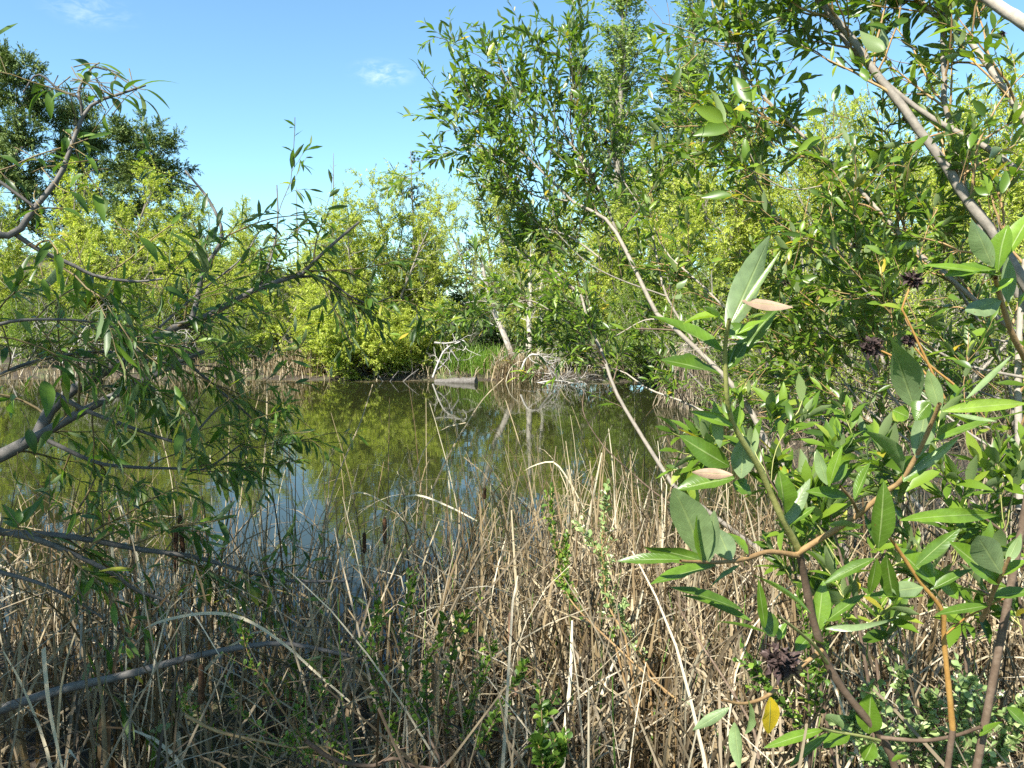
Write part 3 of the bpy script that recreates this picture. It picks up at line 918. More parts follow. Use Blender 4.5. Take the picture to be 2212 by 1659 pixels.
for k, a in enumerate([
    ([(822, 1330), (828, 1230), (835, 1131), (852, 1095), (880, 1072), (914, 1072), (976, 1097), (1030, 1125)], 4.1, 3.9, .016, .95, 'broad pale blade arching to the right below the sky reflection'),
    ([(890, 1290), (905, 1180), (930, 1070), (982, 960), (1010, 913), (1044, 861), (1088, 817)], 4.4, 4.8, .014, .6, 'long straight blade leaning right, its tip at the pale trunks'),
    ([(680, 1330), (690, 1240), (700, 1150), (722, 1049), (753, 971), (781, 906), (805, 830)], 4.2, 4.6, .013, .6, 'long straight blade reaching up to the drooping bush'),
    ([(862, 1300), (870, 1180), (883, 1070), (900, 1015), (921, 964), (958, 926), (1006, 913)], 4.4, 4.5, .012, .8, 'tall blade curving right at its tip over the green reflection'),
    ([(250, 1420), (246, 1250), (240, 1130), (252, 1092), (267, 1106), (293, 1188), (308, 1263), (316, 1338)], 3.4, 3.2, .014, .98, 'bleached broken blade hanging down at the left'),
    ([(396, 1420), (400, 1325), (407, 1256), (421, 1225), (448, 1215)], 3.3, 3.2, .010, .95, 'short hooked pale blade beside the paired cattails'),
    ([(230, 1560), (267, 1526), (376, 1434), (513, 1342), (609, 1301)], 2.7, 3.1, .014, .75, 'long blade lying diagonally up to the right, lower left'),
    ([(280, 1380), (342, 1345), (445, 1325), (530, 1338), (616, 1393), (684, 1454), (756, 1516)], 2.8, 2.5, .014, .85, 'long blade arching over and down to the right, lower left'),
    ([(95, 1400), (99, 1454), (109, 1537), (137, 1670)], 2.3, 2.0, .015, .8, 'grey bent blade in the bottom left corner'),
    ([(130, 1420), (154, 1338), (188, 1280), (222, 1239), (267, 1222)], 3.1, 3.1, .012, .6, 'brown blade curving over at the left, under the dark limbs'),
    ([(1090, 1200), (1100, 1100), (1112, 1046), (1136, 1015), (1181, 998), (1205, 1005), (1235, 1049), (1262, 1100)], 4.3, 4.1, .013, .9, 'pale blade arched like a bow behind the two brush sprigs'),
    ([(1255, 1230), (1276, 1101), (1290, 1030), (1300, 978)], 4.2, 4.3, .017, .92, 'broad upright pale blade beside the tan stem'),
    ([(560, 1180), (566, 1050), (575, 930), (577, 800)], 4.3, 4.6, .013, .7, 'tall blade standing before the left water'),
    ([(690, 1180), (715, 1120), (760, 1068), (800, 1070), (850, 1100), (872, 1125)], 4.3, 4.1, .012, .85, 'pale blade bowing over at the edge of the sky reflection'),
    ([(1300, 1500), (1340, 1410), (1420, 1340), (1500, 1310)], 2.9, 3.1, .013, .95, 'pale blade leaning right under the sapling leaves'),
    ([(1215, 1659), (1222, 1560), (1232, 1460), (1236, 1340)], 2.4, 2.7, .016, .98, 'bleached upright blade rising from the bottom middle'),
]):
    single_blade(*a, seed=200 + k)


def cattail(x, ytop, ybot, D, label, head=.011, seed=0, lean=0.0, mat=M_CATTAIL):
    rng = np.random.default_rng(300 + seed)
    top, bot = P(x + lean, ytop, D), P(x, ybot, D)
    ax = nrm(top - bot)
    zb = max(zat(bot[0], bot[1]), -.2)
    root = bot - ax * ((bot[2] - zb) / max(ax[2], .3))
    e = thing('cattail', label, 'cattail', root, 'cattails with brown heads')
    stem = Geo(); stem.tubes(resample([root - root, (bot - root) * .5 + rng.normal(0, .01, 3), bot - root, top - root + ax * .004], 10)[None],
                             np.linspace(.0045, .003, 10)[None], 6, rng)
    link('stem', stem.mesh('cattail_stem', M_REED), e)
    h = Geo(); s = np.linspace(0, 1, 12)
    pr = head * np.clip(np.sin(pi * np.clip(s, .02, .98)) * 4.0, 0, 1) ** .6 * (1 + rng.normal(0, .05, 12))
    h.tubes((bot - root + (top - bot) * s[:, None])[None], pr[None], 10, rng, .04)
    link('seed_head', h.mesh('cattail_head', mat), e)
    sp = Geo(); sp.tubes(np.stack([top - root, top - root + ax * .05, top - root + ax * .10])[None], np.array([[.0025, .002, .001]]), 5, rng)
    link('spike', sp.mesh('cattail_spike', M_REED), e)


for k, a in enumerate([
    (380, 1140, 1237, 3.5, 'cattail with a long dark head, left of the close pair'),
    (396, 1112, 1196, 3.7, 'cattail with a taller dark head, right of the close pair', .012, -8),
    (435, 1434, 1520, 2.7, 'low dark cattail head over the lower left litter'),
    (229, 1247, 1296, 3.6, 'stubby cattail head at the far left among dark limbs'),
    (239, 1100, 1160, 3.9, 'thin cattail head high at the left below the narrow leaves'),
    (831, 1117, 1175, 3.9, 'single dark cattail head beside the green reflection'),
    (1047, 1053, 1078, 4.7, 'smallest cattail head, in the sky reflection'),
    (1103, 1322, 1388, 2.9, 'faded tan cattail head between the brush plants', .011, 0, 1),
    (1114, 1446, 1503, 2.5, 'tan cattail head behind the lower brush sprig', .010, 0, 1),
    (787, 1150, 1195, 4.0, 'short cattail head left of the single dark one'),
]):
    cattail(a[0], a[1], a[2], a[3], a[4], *(a[5:6] or (.011,)), seed=k, lean=(a[6] if len(a) > 6 else 0), mat=(M_CATKIN if len(a) > 7 else M_CATTAIL))


# ------------------------------------------------------------------ small-leaved brush
def brush(name, label, stems, D, seed, mat=M_BRUSH, bark=M_TWIG_BROWN, leaf=.024, dens=80, side=5, fluff=0, r=.0045, d1=None, bare=.15):
    rng = np.random.default_rng(400 + seed)
    lim = np.stack([trace(s[::-1], D + rng.uniform(-.08, .08), (D if d1 is None else d1) + rng.uniform(-.1, .1), 16) for s in stems])
    N = len(lim)
    b = lim[0, 0].copy(); b[2] = min(b[2], zat(b[0], b[1])) if b[2] < .9 else b[2]
    lim = lim - b
    e = thing(name, label, 'shrub', b, 'small leaved brush among the reeds')
    w = Geo(); w.tubes(lim, taper(np.full(N, r), np.full(N, r * .35), 16), 6, rng)
    # run the stems down to the ground, to one root
    root = np.stack([resample([np.array([rng.normal(0, .03), rng.normal(0, .03), min(0, zat(b[0], b[1]) - b[2]) - .03]), l[0] * .6 + np.array([0, 0, -.04]), l[0]], 8) for l in lim])
    w.tubes(root, taper(np.full(N, r * 1.2), np.full(N, r), 8), 6, rng)
    i, tt, pos, d, _ = spawn(rng, lim, N * side, .15, .95, .65, .2, .25)
    tw = grow(rng, pos, d, rng.uniform(.04, .13, N * side), 5, .12, .06)
    w.tubes(tw, taper(np.full(N * side, r * .35), np.full(N * side, r * .2), 6), 4, rng)
    link('stem', w.mesh('brush_stem', bark), e)
    lf = Geo()
    st = [0, .3, .6, .85, 1]
    twig_leaves(lf, rng, lim, dens, leaf, leaf * .62, ang=1.0, droop=-.1, jit=.35, st=st, t0=bare, curl=.12, prof=1.5, upn=.8, tipturn=.6)
    twig_leaves(lf, rng, tw, 9, leaf * .9, leaf * .56, ang=.9, droop=-.1, jit=.35, st=st, curl=.12, prof=1.5, upn=.8)
    tips = lim[:, -4:]
    twig_leaves(lf, rng, tips, 14, leaf * 1.15, leaf * .65, ang=.8, droop=-.25, jit=.3, st=st, curl=.15, prof=1.5, upn=.5)
    link('foliage', lf.mesh('brush_foliage', mat), e)
    if fluff:
        i, tt, pos, d, _ = spawn(rng, tw, fluff, .5, 1, .8, .3, .2)
        for p_ in pos:
            fl = Geo()
            q_ = nrm(rng.normal(0, 1, (16, 3)))
            fl.leaves(np.repeat(p_[None], 16, 0), q_, nrm(rng.normal(0, 1, (16, 3))), .009, .004, rng=rng)
            link('dried_flower', fl.mesh('brush_flower', M_FLUFF), e)


brush('brush', 'many stemmed green brush plant at the bottom middle', [
    [(818, 1305), (801, 1417), (832, 1537), (890, 1660)], [(897, 1250), (873, 1331), (876, 1451), (893, 1520), (950, 1640)],
    [(1010, 1322), (979, 1400), (972, 1468), (962, 1640)], [(1070, 1388), (1041, 1472), (1013, 1530), (1000, 1650)],
    [(1138, 1430), (1095, 1502), (1061, 1571), (1010, 1650)], [(955, 1328), (948, 1383), (921, 1451), (930, 1640)]], 2.25, 1, dens=95, side=7, fluff=6)
brush('brush', 'bright yellow green brush sprig at the bottom edge, right of the many stemmed one', [
    [(1178, 1535), (1170, 1590), (1178, 1690)], [(1160, 1600), (1172, 1640), (1180, 1700)], [(1215, 1610), (1200, 1650), (1190, 1700)]], 1.75, 2, mat=M_BRUSH, leaf=.026, dens=70, side=4, bark=M_TWIG_TAN)
brush('brush', 'left of the two upright leafy sprigs against the reeds', [
    [(1191, 1050), (1194, 1135), (1205, 1203), (1222, 1270), (1249, 1318), (1335, 1400), (1386, 1448), (1460, 1510)],
    [(1225, 1150), (1222, 1190), (1222, 1270), (1250, 1318), (1330, 1396)]], 2.75, 3, dens=95, side=9, bark=M_TWIG_TAN, bare=.45, d1=2.9)
brush('brush', 'right of the two upright leafy sprigs, paler with dried flowers', [
    [(1314, 1040), (1304, 1118), (1300, 1186), (1310, 1290), (1345, 1360), (1440, 1500)], [(1245, 1130), (1275, 1170), (1302, 1200), (1312, 1300), (1350, 1370)],
    [(1350, 1300), (1345, 1340), (1400, 1440)]], 2.8, 4, mat=M_BRUSH_GREY, dens=75, side=9, fluff=14, bark=M_TWIG_TAN, bare=.4, d1=2.9)
brush('brush', 'sparse brush with a long lying stem at the lower left', [
    [(520, 1345), (540, 1420), (600, 1520), (680, 1630)], [(404, 1480), (410, 1550), (550, 1598), (650, 1615), (760, 1650)],
    [(500, 1520), (560, 1570), (640, 1620), (740, 1660)], [(640, 1530), (670, 1590), (740, 1655)]], 2.3, 5, dens=26, side=6, leaf=.02, bare=.35, bark=M_TWIG_TAN)
brush('brush', 'grey green brush with pale dried flowers in the lower right corner', [
    [(1880, 1490), (1900, 1560), (1960, 1680)], [(1950, 1450), (1950, 1540), (1980, 1690)], [(2010, 1500), (2000, 1580), (1990, 1690)],
    [(2080, 1560), (2050, 1620), (2010, 1690)], [(2140, 1530), (2100, 1600), (2030, 1690)], [(2190, 1600), (2140, 1640), (2040, 1700)],
    [(1840, 1560), (1880, 1620), (1950, 1690)], [(2100, 1470), (2070, 1560), (2010, 1680)], [(2210, 1520), (2170, 1600), (2060, 1690)]], 1.7, 6, mat=M_BRUSH_GREY, leaf=.025, dens=70, side=10, fluff=26)
brush('brush', 'dark stemmed brush right behind the sapling and its lowest seed cluster', [
    [(1728, 1270), (1735, 1340), (1745, 1450), (1750, 1600)], [(1620, 1420), (1650, 1480), (1720, 1560), (1750, 1640)], [(1790, 1320), (1770, 1430), (1755, 1600)]],
      2.0, 7, dens=75, side=8, leaf=.023)
brush('brush', 'small brush sprigs at the bottom left of the many stemmed plant', [
    [(690, 1480), (705, 1560), (730, 1680)], [(620, 1590), (650, 1630), (700, 1700)], [(750, 1560), (745, 1620), (740, 1690)]], 2.1, 8, dens=30, side=4, leaf=.016, bare=.2)


def stick(label, path, d0, d1, r, mat, seed, group='bare sticks crossing the reeds', nb=5):
    rng = np.random.default_rng(500 + seed)
    pts = trace(path, d0, d1, 26)
    o0 = pts[0].copy()
    w = Geo(); w.tubes((pts - o0)[None], np.linspace(r, r * .5, 26)[None], 8, rng, .04)
    e = thing('bare_stick', label, 'stick', o0, group)
    i, tt, pos, d, _ = spawn(rng, (pts - o0)[None], nb, .2, 1, .7, .3, .1)
    s1 = grow(rng, pos, d, rng.uniform(.08, .35, nb), 6, .15, .0)
    w.tubes(s1, taper(np.full(nb, r * .35), np.full(nb, r * .15), 7), 5, rng)
    link('stem', w.mesh('stick_stem', mat), e)


stick('dark sagging stick along the bottom edge, left of middle', [(660, 1600), (720, 1640), (800, 1655), (850, 1638), (900, 1655), (1000, 1668)], 1.9, 2.0, .007, M_TWIG_BROWN, 1)
stick('thin grey stick rising left to right at the bottom left', [(400, 1545), (470, 1580), (560, 1600), (640, 1615), (700, 1612), (760, 1640)], 2.1, 2.1, .005, M_TWIG_TAN, 2)
stick('dark stick leaning left in the lower right reeds', [(1640, 1650), (1625, 1570), (1560, 1460), (1500, 1370), (1460, 1300)], 2.0, 2.6, .005, M_TWIG_BROWN, 3)
stick('orange brown upright stick in the lower right corner', [(2058, 1580), (2052, 1500), (2040, 1400), (2034, 1310)], 1.35, 1.3, .0055, M_TWIG_ORANGE, 4, nb=1)
stick('thin dark stem slanting through the water reflections', [(1480, 1110), (1410, 1060), (1330, 990), (1290, 945), (1260, 890), (1262, 840)], 4.6, 5.2, .006, M_TWIG_BROWN, 5)

# ------------------------------------------------------------------ traced near trees
MID = [0, .18, .42, .7, 1]


def limbset(specs, n=18):
    pts = np.stack([trace(s[0], s[1], s[2], n) for s in specs])
    r = np.stack([np.linspace(s[3], s[4], n) for s in specs])
    return pts, r


def roots(w, base, starts, rads, rng, k=8):
    for s, r in zip(starts, rads):
        c = resample([base, base * .55 + s * .45 + np.array([0, 0, -.12]), s], 12)
        w.tubes(c[None], np.linspace(r * 1.5, r, 12)[None], k, rng, .03)


def seed_cluster(geo, c, size, rng, n=46):
    """dried, ragged seed cluster: many short curled scales round a core"""
    d = nrm(rng.normal(0, 1, (n, 3)))
    n = int(n * 1.7); d = nrm(rng.normal(0, 1, (n, 3)))
    geo.leaves(c + d * size * .2 * rng.uniform(.3, 1.3, (n, 1)), nrm(d + rng.normal(0, .5, (n, 3))), nrm(rng.normal(0, 1, (n, 3))), size * rng.uniform(.2, .45, n), size * rng.uniform(.1, .22, n),
               curl=rng.normal(.25, .3, n), rng=rng, st=[0, .35, .7, 1], fold=.35, prof=.8)


def near_tree(name, label, specs, base, root_of, bark, twbark, leafmat_, seed, n1, n2, leaf, lw, m, L1=(.35, .9), L2=(.12, .35), droop=.2, up=.15, w1=None,
              ang=.8, trop1=.02, trop2=0.0, galls=0, catkins=0, t0=.25, extra=None, group=None, thick=.72):
    rng = np.random.default_rng(600 + seed)
    pts, rad = limbset(specs)
    rad = rad * thick
    base = np.array(base, float)
    e = thing(name, label, 'tree', base, group)
    pts = pts - base
    w = Geo()
    roots(w, np.zeros(3), [pts[i, 0] for i in root_of], [rad[i, 0] for i in root_of], rng)
    link('trunk', w.mesh('near_trunk', bark), e)
    for i in range(len(pts)):
        g_ = Geo(); g_.tubes(pts[i:i + 1], rad[i:i + 1], 9, rng, .03)
        link('limb', g_.mesh('near_limb', bark), e)
    Lw = np.linalg.norm(np.diff(pts, axis=1), axis=2).sum(1)
    if w1 is not None:
        Lw = Lw * np.array(w1)
    i, tt, pos, d, r = spawn(rng, pts, n1, t0, 1, ang, .25, up, w=Lw, rad=rad)
    s1 = grow(rng, pos, d, rng.uniform(*L1, n1), 8, .12, trop1)
    ri = np.minimum(r * .5, .007)
    r1 = taper(ri, np.full(n1, .0018), 9)
    tips = pts[:, -6:]
    tw = Geo(); tw.tubes(s1, r1, 5, rng)
    i, tt, pos, d, r = spawn(rng, s1, n2, .15, 1, .7, .25, up * .6, rad=r1)
    s2 = grow(rng, pos, d, rng.uniform(*L2, n2), 5, .12, trop2)
    tw.tubes(s2, taper(np.minimum(r * .6, .0028), np.full(n2, .001), 6), 4, rng)
    lf = Geo()
    twig_leaves(lf, rng, s2, m, leaf, lw, ang=.75, droop=droop, st=MID, curl=.12, fold=.18)
    twig_leaves(lf, rng, s1[:, 3:], m, leaf, lw, ang=.75, droop=droop, st=MID, curl=.12, fold=.18)
    if extra is not None:
        extra(lf, tw, rng, base)
    link('twigs', tw.mesh('near_twigs', twbark), e)
    link('foliage', lf.mesh('near_foliage', leafmat_), e)
    if galls:
        k = rng.choice(n2, galls, replace=False)
        for q_ in k:
            gg = Geo(); seed_cluster(gg, s2[q_, -1], rng.uniform(.035, .055), rng, 26)
            link('seed_cluster', gg.mesh('seed_cluster', M_GALL), e)
    if catkins:
        k = rng.choice(n2, catkins, replace=False)
        for q_ in k:
            cg = Geo(); p0 = s2[q_, 3]
            cp = grow(rng, p0[None], np.array([[rng.normal(0, .4), rng.normal(0, .4), -.6]]), np.array([rng.uniform(.05, .08)]), 10, .1, -.25)
            fr = Geo()
            twig_leaves(fr, rng, cp, 40, .008, .005, ang=1.2, droop=0, jit=.4, t0=0)
            link('catkin', fr.mesh('catkin', M_CATKIN), e)
    return e, pts, rad


Z1 = lambda x, y: (.342 * x, .342 * y)
Z4 = lambda x, y: (.342 * x, 540 + .342 * y)
Z7 = lambda x, y: (.342 * x, 1092 + .342 * y)
Z6 = lambda x, y: (1404 + .3652 * x, 540 + .3652 * y)
Z3 = lambda x, y: (1404 + .3652 * x, .3652 * y)
LEFT_LEAVES = [
    (Z1, 2.15, [(570, 440, 425, 350, 55), (620, 400, 770, 500, 26), (620, 415, 708, 480, 28), (605, 420, 490, 480, 26), (572, 450, 538, 545, 45), (610, 490, 575, 440, 40), (560, 530, 652, 640, 66),
                (640, 480, 795, 510, 50), (722, 510, 700, 600, 38), (780, 580, 912, 485, 46), (868, 560, 1100, 495, 30), (912, 562, 1055, 690, 28), (872, 580, 930, 775, 60), (912, 630, 1052, 805, 34),
                (772, 620, 902, 748, 36), (800, 600, 885, 695, 46), (712, 620, 757, 715, 52), (655, 580, 725, 645, 30), (605, 610, 553, 650, 52), (442, 590, 412, 498, 34), (302, 570, 138, 755, 76),
                (332, 560, 308, 742, 56), (292, 540, 195, 605, 55), (412, 590, 325, 645, 50), (522, 520, 438, 545, 24), (532, 500, 440, 448, 24), (660, 720, 660, 845, 34), (590, 560, 660, 610, 60), (700, 520, 780, 560, 40)]),
    (Z1, 2.1, [(0, 985, 112, 1062, 44), (222, 1010, 118, 1062, 44), (232, 1005, 302, 1085, 56), (392, 1050, 530, 1105, 50), (402, 1040, 325, 1105, 50), (532, 1100, 442, 1195, 54), (430, 1210, 572, 1345, 52),
               (492, 1190, 605, 1178, 40), (592, 1230, 662, 1395, 64), (642, 1230, 688, 1345, 42), (652, 1200, 772, 1305, 50), (90, 1150, 188, 1255, 42), (40, 1130, 92, 1275, 38), (212, 1330, 105, 1425, 38),
               (212, 1340, 250, 1445, 60), (272, 1370, 352, 1465, 46), (392, 1320, 495, 1392, 42), (245, 1290, 272, 1352, 42), (320, 1490, 435, 1500, 42), (350, 1510, 452, 1605, 50), (462, 880, 575, 858, 44),
               (522, 890, 572, 972, 42), (482, 900, 522, 1005, 38), (432, 870, 398, 955, 50), (442, 845, 420, 805, 40), (540, 980, 612, 1085, 36), (820, 1500, 880, 1620, 60), (880, 1500, 985, 1659, 70)]),
    (Z4, 2.3, [(360, 110, 328, 282, 64), (502, 110, 488, 312, 48), (540, 150, 572, 352, 62), (740, 180, 745, 352, 42), (270, 180, 292, 332, 44), (330, 250, 385, 385, 44), (1012, 270, 1042, 445, 62), (980, 240, 948, 352, 46),
               (1030, 240, 1165, 322, 50), (622, 600, 775, 702, 44), (552, 470, 722, 520, 42), (292, 470, 245, 562, 44), (560, 500, 540, 600, 44)]),
    (Z4, 2.5, [(282, 830, 310, 1045, 92), (202, 800, 138, 935, 62), (330, 730, 475, 855, 52), (950, 830, 898, 955, 54), (1180, 600, 1292, 745, 52), (1240, 580, 1405, 602, 30), (792, 980, 858, 1065, 44), (830, 1080, 775, 1165, 52),
               (860, 1100, 862, 1265, 42), (182, 1130, 202, 1285, 62), (332, 1140, 255, 1265, 50), (102, 930, 15, 1055, 92), (100, 1400, 90, 1525, 46), (20, 860, -40, 1000, 70), (560, 1000, 480, 1090, 50)]),
    (Z7, 2.2, [(110, 120, 20, -20, 50), (115, 115, 190, -15, 50), (130, 115, 275, 15, 46), (140, 140, 220, 225, 40), (110, 140, -10, 120, 40), (120, 110, 130, 10, 46), (110, 130, 30, 60, 40)]),
]
RIGHT_LEAVES = [
    (Z3, 2.9, [(432, 720, 278, 622, 84), (442, 720, 370, 540, 54), (482, 742, 265, 795, 84), (602, 600, 478, 450, 84), (612, 600, 625, 495, 40), (562, 650, 492, 640, 70), (1052, 660, 868, 672, 56), (1090, 602, 1112, 488, 50),
               (1382, 300, 1250, 190, 84), (1392, 290, 1368, 180, 60), (1442, 170, 1525, 88, 56), (1402, 172, 1308, 138, 40), (1392, 332, 1262, 330, 46), (1282, 482, 1258, 388, 50), (1202, 560, 1158, 502, 44), (1012, 812, 878, 882, 56),
               (1052, 850, 1018, 925, 44), (482, 1160, 308, 1150, 60), (562, 962, 582, 808, 50), (642, 502, 725, 530, 34), (182, 402, 130, 522, 40), (2002, 1142, 1988, 1018, 56), (2082, 1142, 2112, 1000, 56), (2012, 1152, 1918, 1098, 50),
               (892, 1372, 912, 1298, 30), (902, 1392, 778, 1380, 30), (1342, 962, 1275, 860, 60), (1560, 900, 1640, 790, 60), (1890, 880, 1960, 715, 60), (1400, 980, 1340, 1010, 40), (1420, 960, 1500, 920, 40),
               (560, 1000, 440, 1000, 50), (620, 1010, 690, 1000, 60), (2080, 880, 1980, 940, 70), (1980, 690, 1915, 590, 60), (1740, 800, 1660, 850, 50)]),
    (Z6, 2.5, [(800, 960, 605, 812, 66), (790, 940, 780, 790, 50), (770, 920, 960, 880, 40), (900, 1075, 1085, 1085, 40), (640, 1080, 560, 1100, 40), (1480, 690, 1500, 560, 60), (1490, 1010, 1440, 950, 70), (1900, 700, 1800, 640, 46),
               (1760, 280, 1850, 300, 60), (160, 230, 210, 170, 40), (190, 260, 130, 290, 40)]),
]


def traced_leaves(lf, tw, rng, tables, base, droop, side=1.0, narrow=1.0):
    for fr, D, rows in tables:
        for (x0, y0, x1, y1, wz) in rows:
            sc_ = fr(1, 0)[0] - fr(0, 0)[0]
            dep = D + rng.uniform(-.12, .12)
            ln = np.hypot(x1 - x0, y1 - y0) * sc_ / FPX * dep
            b_ = P(*fr(x0, y0), dep); t_ = P(*fr(x1, y1), dep + rng.uniform(-.5, .5) * ln)
            d_ = t_ - b_; L_ = np.linalg.norm(d_)
            view = nrm(EYE - b_)
            nn = (view * .4 + UP * .95 + rng.normal(0, .3, 3)) if droop else (view * rng.choice([.9, .9, -.7]) + UP * .45 + rng.normal(0, .3, 3))
            lf.leaves((b_ - base)[None], (d_ + UP * droop * L_ * .38)[None], nn[None], np.array([L_ * 1.05]), np.array([wz * sc_ / FPX * dep * narrow]),
                      curl=np.array([rng.normal(.16, .06) + .22 * droop]), rng=rng, st=np.linspace(0, 1, 8), fold=.22, prof=.8, wav=.02, twist=np.array([rng.normal(0, .5)]))
            back = -nrm(d_) * .07 + np.array([side * .03, .05, -.02])
            c = np.stack([b_ - base + back * 1.3 + rng.normal(0, .012, 3), b_ - base + back * .5, b_ - base + nrm(d_) * .004])
            tw.tubes(resample(c, 6)[None], np.linspace(.0018, .001, 6)[None], 4, rng)


# --- dark leaning willow whose crown stands against the sky
RIGHT = [
    ([(1455, 1050), (1385, 940), (1330, 845), (1300, 760), (1268, 692), (1256, 640), (1215, 602), (1180, 560)], 4.3, 5.2, .018, .009),
    ([(1660, 967), (1623, 890), (1576, 825), (1525, 774), (1451, 704), (1420, 680), (1386, 612), (1361, 560), (1335, 509), (1307, 472), (1239, 437)], 4.5, 5.0, .026, .014),
    ([(1239, 437), (1180, 380), (1112, 314), (1064, 273), (1030, 240), (1000, 225)], 5.0, 5.2, .013, .004),
    ([(1335, 509), (1300, 420), (1270, 373), (1236, 315), (1198, 267), (1150, 239), (1100, 180), (1075, 130)], 5.1, 5.3, .014, .004),
    ([(1300, 420), (1262, 350), (1236, 308), (1233, 219), (1239, 130), (1205, 80)], 5.1, 5.4, .010, .004),
    ([(1226, 434), (1150, 420), (1110, 370), (1060, 330), (1010, 310), (980, 330)], 4.9, 5.1, .009, .003),
    ([(1300, 560), (1230, 510), (1170, 490), (1110, 430), (1070, 400), (1045, 385)], 5.0, 5.2, .010, .003),
    ([(1256, 639), (1200, 600), (1150, 560), (1110, 530), (1080, 520)], 5.1, 5.3, .008, .003),
    ([(1230, 700), (1150, 650), (1090, 660), (1040, 650), (1000, 655)], 5.0, 5.4, .006, .003),
    ([(1600, 930), (1480, 870), (1400, 840), (1340, 800), (1270, 790), (1200, 750)], 4.7, 5.4, .012, .004),
    ([(1506, 750), (1440, 640), (1420, 560), (1400, 480), (1340, 380), (1290, 300)], 4.9, 5.4, .012, .005),
    ([(1470, 700), (1400, 690), (1340, 720), (1290, 745), (1230, 740)], 4.8, 5.2, .008, .003),
    ([(1440, 640), (1330, 600), (1260, 560), (1200, 500)], 4.8, 5.0, .008, .003),
]
near_tree('leaning_willow', 'dark leaved willow leaning left with its crown against the sky', RIGHT, (2.6, 4.3, .25), [0, 1, 9], M_BARK_GREY, M_TWIG_BROWN, M_LEAF_RIGHT, 1,
          n1=190, n2=760, leaf=.082, lw=.021, m=8, L1=(.25, .65), L2=(.08, .24), droop=.02, up=.28, galls=26,
          w1=[.3, .35, 1.7, 1.9, 1.6, 1.5, 1.5, 1.2, .9, .7, 1.2, 1.0, 1.0], t0=.15)

# --- big grey-limbed willow at the right
RIGHT2 = [
    ([(2230, 640), (2134, 486), (2091, 438), (2065, 394), (2036, 347), (1985, 281), (1941, 219), (1890, 157), (1842, 84), (1769, 0), (1700, -90)], 3.3, 3.8, .034, .02),
    ([(2240, 400), (2156, 336), (2091, 296), (2025, 263), (1934, 197), (1835, 102), (1790, 30), (1750, -60)], 3.4, 3.9, .02, .012),
    ([(2200, 640), (2134, 520), (2091, 438), (2072, 358), (2058, 285), (2039, 219), (2041, 164), (2036, 110), (2039, 0), (2045, -90)], 3.5, 3.8, .022, .014),
    ([(2290, 380), (2207, 248), (2178, 205), (2142, 153), (2116, 117), (2080, 73), (2025, 37), (1960, -30)], 3.4, 3.8, .026, .014),
    ([(2330, 130), (2212, 48), (2160, 15), (2060, -60)], 2.6, 2.9, .034, .024),
    ([(2290, 790), (2212, 730), (2120, 660), (2054, 603), (1996, 559), (1945, 508), (1890, 446), (1835, 387), (1784, 340), (1733, 292), (1660, 219), (1594, 146), (1550, 47), (1530, -30)], 3.6, 4.4, .019, .007),
    ([(1960, 900), (1880, 790), (1845, 700), (1835, 603), (1838, 548), (1840, 438), (1850, 340)], 3.9, 4.1, .010, .004),
    ([(2000, 720), (1900, 650), (1828, 592), (1762, 548), (1707, 511), (1678, 471), (1641, 402), (1600, 330), (1560, 280)], 4.2, 4.7, .013, .005),
    ([(2210, 815), (2098, 792), (2025, 759), (1974, 722), (1944, 679), (1871, 631), (1835, 577), (1800, 520)], 3.3, 3.6, .010, .004),
    ([(2204, 1100), (2202, 993), (2199, 832), (2204, 686), (2215, 560)], 3.3, 3.4, .024, .018),
    ([(2000, 1110), (1897, 1007), (1824, 960), (1787, 920), (1733, 847), (1667, 766), (1590, 690), (1510, 610), (1440, 548), (1411, 486)], 4.0, 5.0, .017, .006),
    ([(2190, 1040), (2187, 870), (2150, 760), (2080, 640), (2000, 530)], 3.9, 4.1, .016, .008),
    ([(1960, 1080), (1860, 960), (1800, 880), (1720, 800), (1640, 740), (1560, 735), (1480, 745)], 4.3, 4.9, .012, .004),
    ([(2200, 960), (2080, 900), (1950, 870), (1820, 830), (1700, 800)], 4.0, 4.5, .011, .004),
    ([(2200, 740), (2000, 720), (1850, 725), (1700, 735), (1560, 745), (1480, 760)], 4.1, 4.6, .008, .003),
    ([(2215, 880), (2100, 840), (1980, 780), (1860, 750), (1760, 700), (1680, 640)], 4.2, 4.7, .010, .004),
    ([(2150, 1150), (2050, 1020), (1960, 950), (1870, 880), (1800, 790), (1760, 700)], 3.6, 4.2, .011, .004),
    ([(1835, 387), (1780, 400), (1720, 410), (1680, 400), (1640, 370), (1615, 320)], 4.1, 4.0, .006, .003),
    ([(1842, 84), (1740, 60), (1660, 80), (1560, 95), (1470, 60), (1430, 50)], 4.2, 4.0, .007, .003),
    ([(2225, 1010), (2100, 940), (2000, 860), (1930, 800)], 3.1, 3.4, .009, .004),
]
near_tree('grey_willow', 'large grey limbed willow filling the right side', RIGHT2, (3.5, 3.7, .3), [0, 3, 9, 10, 11, 16], M_BARK_GREY, M_TWIG_TAN, M_LEAF_RIGHT, 2,
          n1=260, n2=900, leaf=.088, lw=.026, m=8, L1=(.25, .75), L2=(.1, .3), droop=.08, up=.2, galls=14,
          w1=[.6, .6, .6, .6, .4, 1.2, .7, 1.2, .8, .6, .9, .9, .8, .7, .6, .7, .6, 1.3, 1.3, .6], t0=.08,
          extra=lambda lf, tw, rng, b: traced_leaves(lf, tw, rng, RIGHT_LEAVES, b, 0))

